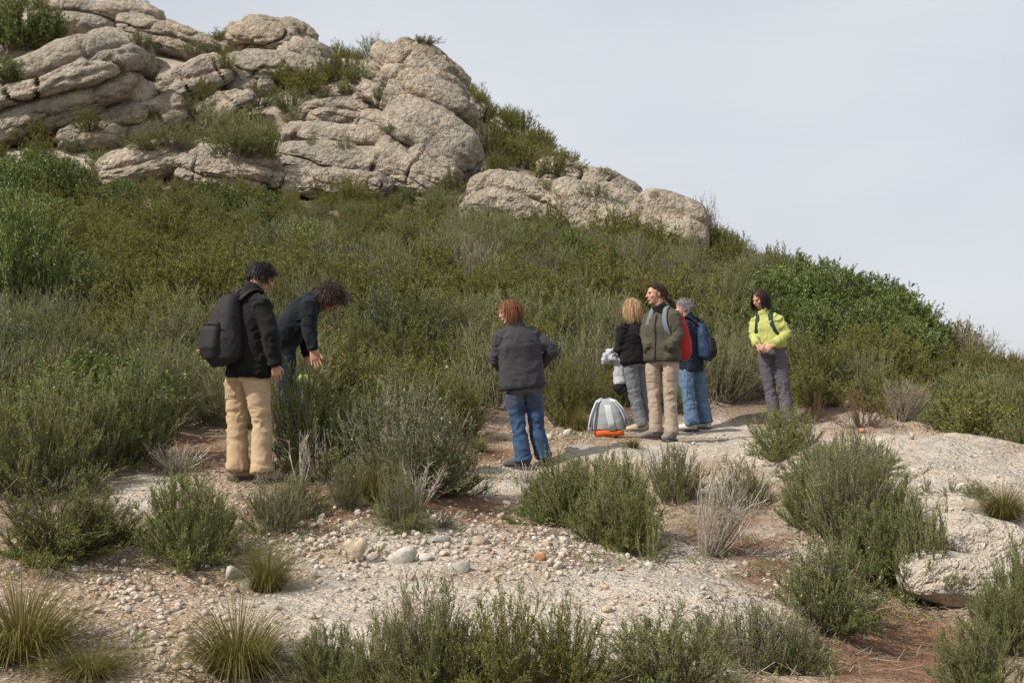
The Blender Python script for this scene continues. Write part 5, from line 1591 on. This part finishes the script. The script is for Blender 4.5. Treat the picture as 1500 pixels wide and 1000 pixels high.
def worn_pack(label, who, size, mat_main, mat_side, strap, drop=.02, off=.13, extra=None, tilt=0.0, shift=0.0, straps=True, name="backpack"):
    """rucksack on a back: sack, front pocket, lid, grab handle and two shoulder straps"""
    body, g, fwd, sd, up_t, base = who
    W, H, D = size
    back = -np.cross(sd, up_t); back = back if back @ fwd < 0 else -back
    top = g["neck"] - up_t * (.03 + drop)
    o = top + back * off
    q = lambda x, y, z: o + sd * (x + shift) + back * y - up_t * z
    e = empty(name, base); tag(e, label, "backpack")
    def part(nm, v, f, m, parent=None): return link(nm, new_mesh(nm, np.asarray(v) - base, f, [m]), parent or e)
    sack = [tube([q(0, .03 * D, .0), q(0, .30 * D, .06 * H), q(0, .42 * D, .3 * H), q(0, .5 * D, .65 * H), q(0, .5 * D, .92 * H), q(0, .42 * D, H)],
                 [(W * .16, D * .16), (W * .28, D * .32), (W * .40, D * .46), (W * .49, D * .57), (W * .48, D * .56), (W * .36, D * .42)], side=sd, n=24, power=2.3)]
    v, f, nn = fuse(sack, .011, 3); v, cr = smooth_noise_folds(v, nn, 77, [], .010, .008, 9)
    part("sack", v, f, mat_main)
    pk = [tube([q(0, .86 * D, .40 * H), q(0, 1.02 * D, .52 * H), q(0, 1.08 * D, .78 * H), q(0, .98 * D, .93 * H)], [(W * .24, D * .14), (W * .33, D * .22), (W * .36, D * .26), (W * .30, D * .2)], side=sd, n=20, power=2.4)]
    v, f, nn = fuse(pk, .010, 3); v, cr = smooth_noise_folds(v, nn, 78, [], .006, .006, 12)
    pko = part("front_pocket", v, f, mat_side)
    v, f = tube([q(-W * .34, 1.02 * D, .44 * H), q(-W * .2, 1.14 * D, .43 * H), q(W * .2, 1.14 * D, .43 * H), q(W * .34, 1.02 * D, .44 * H)], [(.006, .005)] * 4, n=8)
    link("pocket_zip", new_mesh("pocket_zip", v - base, f, [BUCKLE]), pko)
    v, f = tube([q(-.035, .05, .01), q(-.03, .06, -.035), q(.03, .06, -.035), q(.035, .05, .01)], [.008] * 4, n=8); part("grab_handle", v, f, strap)
    if straps:
        for sg, sh in ((1, "shR"), (-1, "shL")):
            S = lerp(g["neck"], g[sh], .52)
            front = -back
            pts = [q(sg * W * .25, .04, .03), S + back * .07 + up_t * .055, S + up_t * .085, S + front * .07 + up_t * .045,
                   S + front * .125 - up_t * .10 + sd * sg * .02, S + front * .10 - up_t * .22 + sd * sg * .06, S + front * .03 - up_t * .27 + sd * sg * .07]
            pts2 = []
            for i in range(len(pts) - 1):
                for t in (0, .5): pts2.append(lerp(pts[i], pts[i + 1], t))
            pts2.append(pts[-1])
            sm = [pts2[0]] + [(pts2[i - 1] + 2 * pts2[i] + pts2[i + 1]) / 4 for i in range(1, len(pts2) - 1)] + [pts2[-1]]
            v, f = ribbon(sm, .027, .009, sd); part("shoulder_strap", v, f, strap)
    if extra: extra(part, q, W, H, D)
    return e

# ------------------------------------------------------------------ people
C_BLACK = cloth_material("black_fleece", (.0085, .0085, .0092), (.006, .006, .0065), sheen=.35)
C_NAVYBLACK = cloth_material("blue_black_knit", (.0065, .010, .0135), (.005, .008, .010), sheen=.3)
C_CHAR = cloth_material("charcoal_fleece", (.045, .045, .051), (.036, .036, .041), sheen=.25)
C_OLIVE = cloth_material("olive_grey_softshell", (.070, .065, .046), (.056, .052, .037), sheen=.1)
C_NAVY = cloth_material("navy_jacket", (.012, .019, .036), (.009, .014, .026), sheen=.2)
C_LIME = cloth_material("lime_sweater", (.40, .42, .135), (.34, .36, .11), sheen=.15)
C_TAN = cloth_material("tan_cotton", (.45, .335, .215), (.38, .28, .175), sheen=.05)
C_BEIGE = cloth_material("beige_hiking_cloth", (.335, .270, .215), (.28, .225, .175), sheen=.05)
C_GREYT = cloth_material("grey_cotton", (.165, .175, .195), (.12, .13, .145), sheen=.05)
C_SLATE = cloth_material("slate_trousers", (.098, .093, .112), (.082, .078, .094), sheen=.08)
C_PACK = cloth_material("dark_plum_nylon", (.022, .020, .023), (.015, .014, .016), .7, sheen=.0)
C_RED = cloth_material("red_nylon", (.36, .018, .018), (.29, .014, .014), .6, sheen=0)
C_BLUE = cloth_material("blue_nylon", (.017, .036, .080), (.012, .026, .056), .6, sheen=0)
C_BLK2 = cloth_material("black_nylon", (.014, .015, .017), (.010, .010, .012), .65, sheen=0)
C_BAND_B = cloth_material("black_ribbing", (.005, .005, .0055)); C_BAND_C = cloth_material("charcoal_ribbing", (.036, .036, .041)); C_BAND_O = cloth_material("olive_ribbing", (.052, .048, .034)); C_BAND_L = cloth_material("lime_ribbing", (.34, .36, .10)); C_TANP = cloth_material("tan_pocket", (.40, .295, .185)); C_BEIGEP = cloth_material("beige_pocket", (.29, .235, .185)); C_SLATEP = cloth_material("slate_pocket", (.08, .076, .092)); J_DENIMP = jeans_material("denim_pocket", (.018, .040, .085), (.065, .115, .2), 1.0)
C_TEAL = cloth_material("dark_green_nylon", (.012, .030, .026), (.01, .02, .018), .65, sheen=0)
C_STEEL = cloth_material("blue_grey_webbing", (.135, .16, .195), (.11, .13, .16), .8, sheen=0)
C_LGREY = cloth_material("light_grey_nylon", (.29, .31, .32), (.25, .27, .28), .7, sheen=0)
C_WHITE = cloth_material("silver_white_nylon", (.46, .49, .51), (.40, .43, .45), .6, sheen=0)
C_ORANGE = cloth_material("orange_nylon", (.68, .115, .022), (.58, .085, .016), .6, sheen=0)
C_FLEECE = cloth_material("pale_grey_fleece", (.40, .42, .45), (.30, .32, .35), .95, sheen=.3)
C_GREENB = cloth_material("pale_green_nylon", (.22, .28, .11), (.17, .22, .08), .7, sheen=0)
J_DENIM = jeans_material("mid_blue_denim", (.022, .048, .10), (.075, .135, .24), 1.0)
J_PALE = jeans_material("pale_blue_denim", (.075, .125, .20), (.17, .25, .36))
J_DARK = jeans_material("dark_denim", (.010, .014, .020), (.026, .034, .046))
S_TAUPE = plain("taupe_shoe", (.26, .22, .165), .85); S_DARK = plain("dark_shoe", (.05, .052, .06), .8); S_SAND = plain("sand_shoe", (.40, .33, .235), .85); S_WHITEISH = plain("off_white_shoe", (.58, .55, .48), .8); S_GREYB = plain("grey_boot", (.17, .155, .145), .85)
H_DARK = hair_material("dark_hair", (.005, .0045, .0045), (.022, .020, .019)); H_BROWN = hair_material("brown_hair", (.012, .006, .004), (.055, .027, .017)); H_RED = hair_material("red_hair", (.060, .021, .009), (.29, .12, .048))
H_BLOND = hair_material("blond_hair", (.16, .085, .04), (.55, .36, .20)); H_GREY = hair_material("grey_hair", (.085, .085, .085), (.36, .35, .34)); H_CHEST = hair_material("chestnut_hair", (.020, .013, .009), (.11, .068, .044)); H_LONG = hair_material("dark_brown_hair", (.012, .008, .007), (.06, .035, .028))

p1 = person("person in black jacket and tan trousers, seen from behind with a dark backpack", 9.4,
  dict(head=(384, 406, .05), neck=(367, 431), shR=(383, 446, -.14), shL=(353, 442, .14), elR=(396, 490, -.16), wrR=(403, 533, -.12), elL=(372, 490, .22), wrL=(388, 530, .28),
       pelvis=(365, 541), hipR=(377, 562, -.07), hipL=(347, 562, .06), knR=(383, 620, -.07), knL=(347, 620, .06), anR=(385, 704, -.08), anL=(348, 702, .05)),
  40, 32, -28, C_BLACK, C_TAN, S_TAUPE, hair=(H_DARK, dict(n=1500, steps=5, step=.019, gravity=.3, curl=.05, width=.0020, face_cut=.35, vol=1.05, low=-.55, flow=(0, -.1, -.1), fringe=.2, jitter=.2)),
  band=C_BAND_B, hem=-.10, seed=11, pockets=(((334, 572, 9.35), .05, .07, (-.77, -.64, 0)),), pocket_m=C_TANP, top_w=1.20, leg_w=1.03, hem_w=1.08, build=1.0, waist=.95)
p2 = person("person in dark top bending over the bush with one open hand held out", 10.8,
  dict(head=(483, 437, .0), neck=(459, 437), shR=(451, 446, -.16), shL=(456, 440, .17), elR=(453, 482, -.19), wrR=(458, 513, -.22), elL=(446, 490, .2), wrL=(450, 522, .16),
       pelvis=(414, 496), hipR=(417, 510, -.09), hipL=(412, 508, .09), knR=(420, 572, -.1), knL=(424, 572, .1), anR=(416, 650, -.1), anL=(421, 646, .1)),
  12, 8, -48, C_NAVYBLACK, J_DARK, S_DARK, skin=SKIN2, hair=(H_BROWN, dict(n=2250, steps=7, step=.022, gravity=.18, curl=.5, width=.0020, face_cut=.45, vol=1.16, low=-.65, flow=(0, .0, -.1), fringe=.3, jitter=.6, frizz=.12)),
  hem=-.16, seed=12, top_w=1.10, waist=1.0, hands=(dict(d=np.array([.28, -.05, -1.]), palm=np.array([.1, -1., .25]), curl=.10, thumb=-1), "hang"))
p3 = person("red haired person in charcoal fleece and blue jeans, back turned, standing alone on the path", 11.8,
  dict(head=(746, 457, .0), neck=(757, 479), shL=(735, 492, -.03), shR=(782, 492, .05), elL=(725, 526, .03), wrL=(742, 546, .22), elR=(811, 514, .05), wrR=(788, 536, .2),
       pelvis=(766, 562), hipL=(753, 580, -.01), hipR=(782, 580, .02), knL=(761, 630, -.02), knR=(786, 628, .03), anL=(767, 688, -.03), anR=(797, 683, .06)),
  105, 182, -16, C_CHAR, J_DENIM, S_DARK, hair=(H_RED, dict(n=1800, steps=7, step=.021, gravity=.42, curl=.06, width=.0022, face_cut=.25, vol=1.08, low=-.62, flow=(0, -.1, -.1), fringe=.25, jitter=.22)),
  band=C_BAND_C, hem=-.08, seed=13, pockets=(((751, 588, 11.7), .055, .065, (0, -1, 0)), ((784, 588, 11.7), .055, .065, (0, -1, 0))), pocket_m=J_DENIMP, top_w=1.22, waist=.95, leg_w=1.02, hem_w=1.08, toe=((.35, 1), (-1, .35)), dirt=True)
p5 = person("person in olive grey jacket and beige trousers wearing a red backpack, facing left", 12.9,
  dict(head=(960, 431, -.02), neck=(969, 457), shR=(951, 465, .1), shL=(987, 463, -.1), elR=(945, 492, .08), wrR=(951, 512, -.06), elL=(995, 491, -.13), wrL=(977, 510, -.21),
       pelvis=(970, 521), hipR=(957, 538, .05), hipL=(983, 536, -.05), knR=(959, 583, .02), knL=(982, 583, -.06), anR=(961, 642, .0), anL=(984, 643, -.08)),
  235, 197, -4, C_OLIVE, C_BEIGE, S_GREYB, hair=(H_CHEST, dict(n=1500, steps=6, step=.02, gravity=.1, curl=.05, width=.0024, face_cut=.3, vol=1.03, low=-.5, flow=(0, -.9, -.2), jitter=.1, tuck=(0, -.112, -.035))),
  band=C_BAND_O, hem=-.12, seed=15, pockets=(((957, 553, 12.8), .06, .05, (-.57, -.82, 0)), ((985, 551, 12.75), .06, .05, (-.2, -.95, 0))), pocket_m=C_BEIGEP, top_w=1.12, waist=.95, collar=C_BLACK, zipper=True, toe=((-1, -.3), (-.55, -1)), hands=(None, None))
p4 = person("person with blond hair in black jacket and grey trousers holding a pale fleece", 14.0,
  dict(head=(926, 452, .0), neck=(928, 473), shL=(912, 481, -.10), shR=(940, 480, .10), elL=(908, 508, -.08), wrL=(903, 522, .05), elR=(943, 508, .12), wrR=(931, 525, .22),
       pelvis=(930, 528), hipL=(922, 539, -.05), hipR=(937, 539, .05), knL=(930, 581, -.04), knR=(941, 582, .08), anL=(941, 634, -.03), anR=(952, 630, .14)),
  128, 140, -8, C_BLACK, C_GREYT, S_SAND, hair=(H_BLOND, dict(n=1800, steps=9, step=.022, gravity=.42, curl=.06, width=.0020, face_cut=.2, vol=1.08, low=-.6, flow=(0, -.1, -.2), fringe=.2, jitter=.2)),
  band=C_BAND_B, hem=-.10, seed=14, top_w=1.10, waist=.95, toe=((-.8, .6), (-1, .1)))
p6 = person("person with grey hair in navy jacket and pale jeans wearing a blue and black backpack", 14.8,
  dict(head=(1001, 451, .0), neck=(1010, 469), shL=(1001, 477, -.15), shR=(1021, 476, .15), elL=(1002, 505, -.2), wrL=(998, 526, -.1), elR=(1024, 506, .2), wrR=(1016, 528, .22),
       pelvis=(1012, 530), hipL=(1004, 546, -.08), hipR=(1021, 546, .08), knL=(1009, 584, -.10), knR=(1028, 585, .06), anL=(1014, 628, -.10), anR=(1034, 631, .04)),
  152, 158, -10, C_NAVY, J_PALE, S_WHITEISH, hair=(H_GREY, dict(n=1350, steps=4, step=.016, gravity=.15, curl=.15, width=.0020, face_cut=.2, vol=1.03, low=-.5, flow=(0, -.3, -.2), jitter=.35)),
  hem=-.24, seed=16, top_w=1.10, waist=.98, leg_w=1.06, hem_w=1.05)
p7 = person("person in lime yellow sweater and slate trousers, hands clasped, looking down at right", 14.8,
  dict(head=(1113, 438, -.02), neck=(1122, 462), shR=(1107, 470, .08), shL=(1140, 467, -.08), elR=(1104, 493, .05), wrR=(1109, 505, -.17), elL=(1153, 490, -.09), wrL=(1131, 505, -.21),
       pelvis=(1131, 512), hipR=(1121, 525, .04), hipL=(1143, 525, -.04), knR=(1128, 570, .03), knL=(1149, 571, -.03), anR=(1136, 618, .02), anL=(1156, 618, -.03)),
  238, 212, -24, C_LIME, C_SLATE, S_DARK, hair=(H_LONG, dict(n=1800, steps=12, step=.021, gravity=.42, curl=.10, width=.0020, face_cut=.12, vol=1.06, low=-.5, flow=(0, -.5, -.1), jitter=.18)),
  band=C_BAND_L, hem=.02, seed=17, top_w=1.02, waist=.92, top_name="sweater", leg_w=1.02, hem_w=1.1,
  hands=(dict(d=np.array([.85, -.35, -.55]), palm=np.array([.2, .9, -.3]), curl=.5, thumb=None), dict(d=np.array([-.85, -.1, -.55]), palm=np.array([.1, .9, -.3]), curl=.5, thumb=None)))

# pony tail of the person in olive grey
def tail(who, pts, rad, m):
    body, g, fwd, sd, up_t, base = who
    v, f, nn = fuse([tube(pts, rad, n=12)], .008, 2)
    v = v + nn * (fbm(v * np.array([60, 60, 14]), 2, 3) * .006)[:, None]
    link("ponytail", new_mesh("ponytail", v - base, f, [m], True, None, {"tint": np.clip(.4 + fbm(v * np.array([90, 90, 12]), 2, 5), 0, 1)}), body)
tail(p5, [P(975, 436, 12.97), P(980, 438, 12.99), P(985, 445, 13.0), P(984, 455, 13.0)], [.022, .030, .030, .010], H_CHEST)

worn_pack("dark plum backpack on the back of the person in tan trousers", p1, (.34, .50, .22), C_PACK, C_PACK, C_PACK, drop=.0, off=.10,
          extra=lambda part, q, W, H, D: part("brand_tab", *ell(q(-.06, 1.30 * D, .82 * H), (.020, .006, .010), None, 2), S_RUST))
worn_pack("red backpack with grey lower panel on the person in the olive jacket", p5, (.27, .45, .19), C_RED, C_LGREY, C_STEEL, drop=-.01, off=.10, shift=-.09,
          extra=lambda part, q, W, H, D: part("hanging_cord", *tube([q(W * -.3, .12, H), q(W * -.33, .13, H + .2), q(W * -.3, .12, H + .42)], [.004, .004, .004], n=6), C_STEEL))
worn_pack("blue and black backpack on the grey haired person in pale jeans", p6, (.27, .43, .17), C_BLUE, C_BLK2, C_BLK2, drop=.02, off=.10)
worn_pack("small dark green backpack on the person in the lime sweater", p7, (.26, .40, .15), C_TEAL, C_BLK2, C_TEAL, drop=.03, off=.09)

# fleece held by the blond person
def fleece():
    base = P(902, 545, 13.95)
    e = empty("fleece_jacket", base); tag(e, "pale grey fleece jacket bundled in the hand of the blond person", "jacket")
    Y = 13.95
    b = [tube([P(881, 529, Y), P(886, 526, Y), P(893, 521, Y), P(900, 524, Y), P(905, 532, Y)], [.03, .045, .055, .062, .05]),
         tube([P(890, 516, Y + .04), P(897, 514, Y + .04), P(903, 522, Y + .04)], [.03, .04, .03])]
    v, f, nn = fuse(b, .010, 2); v, c = smooth_noise_folds(v, nn, 5, [P(893, 524, Y)], .014, .012, 14, .3)
    link("bundle", new_mesh("bundle", v - base, f, [C_FLEECE]), e)
    b = [tube([P(904, 526, Y), P(906, 538, Y), P(907, 552, Y), P(909, 562, Y - .02)], [(.04, .03), (.06, .035), (.07, .035), (.078, .03)], side=[1, 0, 0])]
    v, f, nn = fuse(b, .010, 2); v, c = smooth_noise_folds(v, nn, 6, [], .014, .012, 5)
    link("hanging_sleeve", new_mesh("hanging_sleeve", v - base, f, [C_FLEECE]), e)
    b = [tube([P(906, 556, Y), P(908, 566, Y - .01), P(913, 575, Y)], [(.06, .03), (.075, .03), (.05, .025)], side=[1, 0, 0])]
    v, f, nn = fuse(b, .010, 2); v, c = smooth_noise_folds(v, nn, 7, [], .014, .012, 8)
    link("dark_lining", new_mesh("dark_lining", v - base, f, [C_BLK2]), e)
fleece()

# rucksack standing on the path
def ground_pack():
    base = P(892, 641, 13.0); base[2] = float(hfun(base[:1], base[1:2])[0]) + .004
    e = empty("rucksack", base); tag(e, "grey and orange rucksack standing on the path beside the group", "backpack")
    o = lambda x, y, z: base + np.array([x, y, z])
    def part(nm, v, f, m, parent=None): return link(nm, new_mesh(nm, np.asarray(v) - base, f, [m]), parent or e)
    xs = [1, 0, 0]
    v, f, nn = fuse([tube([o(0, .0, .07), o(0, .0, .14), o(-.01, .01, .24), o(-.02, .03, .33), o(-.03, .05, .385)], [(.165, .085), (.166, .092), (.150, .092), (.118, .080), (.065, .052)], side=xs, n=28, power=2.5)], .009, 3)
    v, c = smooth_noise_folds(v, nn, 8, [], .006, .004, 6); part("back_panel", v, f, C_LGREY)
    v, f, nn = fuse([tube([o(0, .0, .003), o(0, .0, .03), o(0, .0, .062)], [(.150, .080), (.165, .093), (.160, .090)], side=xs, n=28, power=3)], .009, 2)
    part("base_panel", v, f, C_ORANGE)
    v, f, nn = fuse([tube([o(-.11, .05, .10), o(-.125, .05, .2), o(-.10, .06, .30)], [(.035, .06), (.042, .065), (.028, .05)], side=xs, n=18, power=2.5)], .009, 2)
    part("side_panel", v, f, C_ORANGE)
    v, f = ribbon([o(-.028, .005, .375), o(-.014, -.062, .315), o(-.002, -.082, .24), o(.016, -.091, .15), o(.03, -.091, .066)], .036, .007, xs, 14); part("padding_stripe", v, f, C_WHITE)
    v, f = ribbon([o(-.07, .03, .395), o(-.125, -.03, .36), o(-.16, -.07, .28), o(-.19, -.08, .19), o(-.205, -.08, .09), o(-.21, -.06, .045)], .021, .009, xs, 14); st = part("shoulder_strap", v, f, C_WHITE)
    v, f = ribbon([o(-.127, -.045, .358), o(-.161, -.085, .278), o(-.191, -.095, .188), o(-.205, -.095, .10)], .010, .006, xs, 10); link("webbing", new_mesh("webbing", v - base, f, [C_STEEL]), st)
    v, f = ribbon([o(0, .03, .395), o(.06, -.04, .37), o(.12, -.08, .30), o(.165, -.08, .21), o(.185, -.06, .12)], .021, .009, xs, 14); st = part("shoulder_strap", v, f, C_WHITE)
    v, f = ribbon([o(.06, -.055, .368), o(.12, -.096, .298), o(.165, -.096, .208), o(.182, -.078, .135)], .010, .006, xs, 10); link("webbing", new_mesh("webbing", v - base, f, [C_STEEL]), st)
    v, f = tube([o(-.06, .05, .375), o(-.05, .05, .415), o(-.01, .05, .415), o(0, .05, .375)], [.009] * 4, n=8); part("grab_handle", v, f, BUCKLE)
    v, f = ribbon([o(.15, -.02, .10), o(.175, -.03, .13), o(.168, -.03, .07)], .014, .006, [0, 1, 0], 8); part("hip_belt", v, f, BUCKLE)
ground_pack()

# pale green bag hanging among the twigs in front of the bent person
def green_bag():
    Y = 10.3
    base = P(448, 600, Y)
    e = empty("shoulder_bag", base); tag(e, "pale green and black bag half hidden in the bush under the open hand", "bag")
    v, f, nn = fuse([tube([P(436, 562, Y), P(442, 556, Y), P(450, 556, Y), P(458, 563, Y)], [(.03, .05), (.05, .07), (.05, .07), (.03, .05)], side=[0, 0, 1], n=18)], .008, 2)
    v, c = smooth_noise_folds(v, nn, 9, [], .008, .01, 16); link("lid", new_mesh("lid", v - base, f, [C_GREENB]), e)
    v, f, nn = fuse([tube([P(437, 566, Y - .05), P(446, 566, Y - .07), P(455, 571, Y - .05)], [.014, .016, .012], n=12)], .006, 1); link("trim", new_mesh("trim", v - base, f, [C_BLK2]), e)
    v, f = ribbon([P(446, 568, Y - .05), P(445, 578, Y - .06), P(441, 590, Y - .05), P(440, 606, Y - .03)], .020, .008, [1, 0, 0]); link("strap", new_mesh("strap", v - base, f, [C_STEEL]), e)
    v, f, nn = fuse([tube([P(448, 570, Y), P(449, 590, Y + .02), P(449, 620, Y + .03)], [(.08, .05), (.11, .07), (.09, .06)], side=[1, 0, 0], n=18)], .01, 2); link("sack", new_mesh("sack", v - base, f, [C_BLK2]), e)
green_bag()
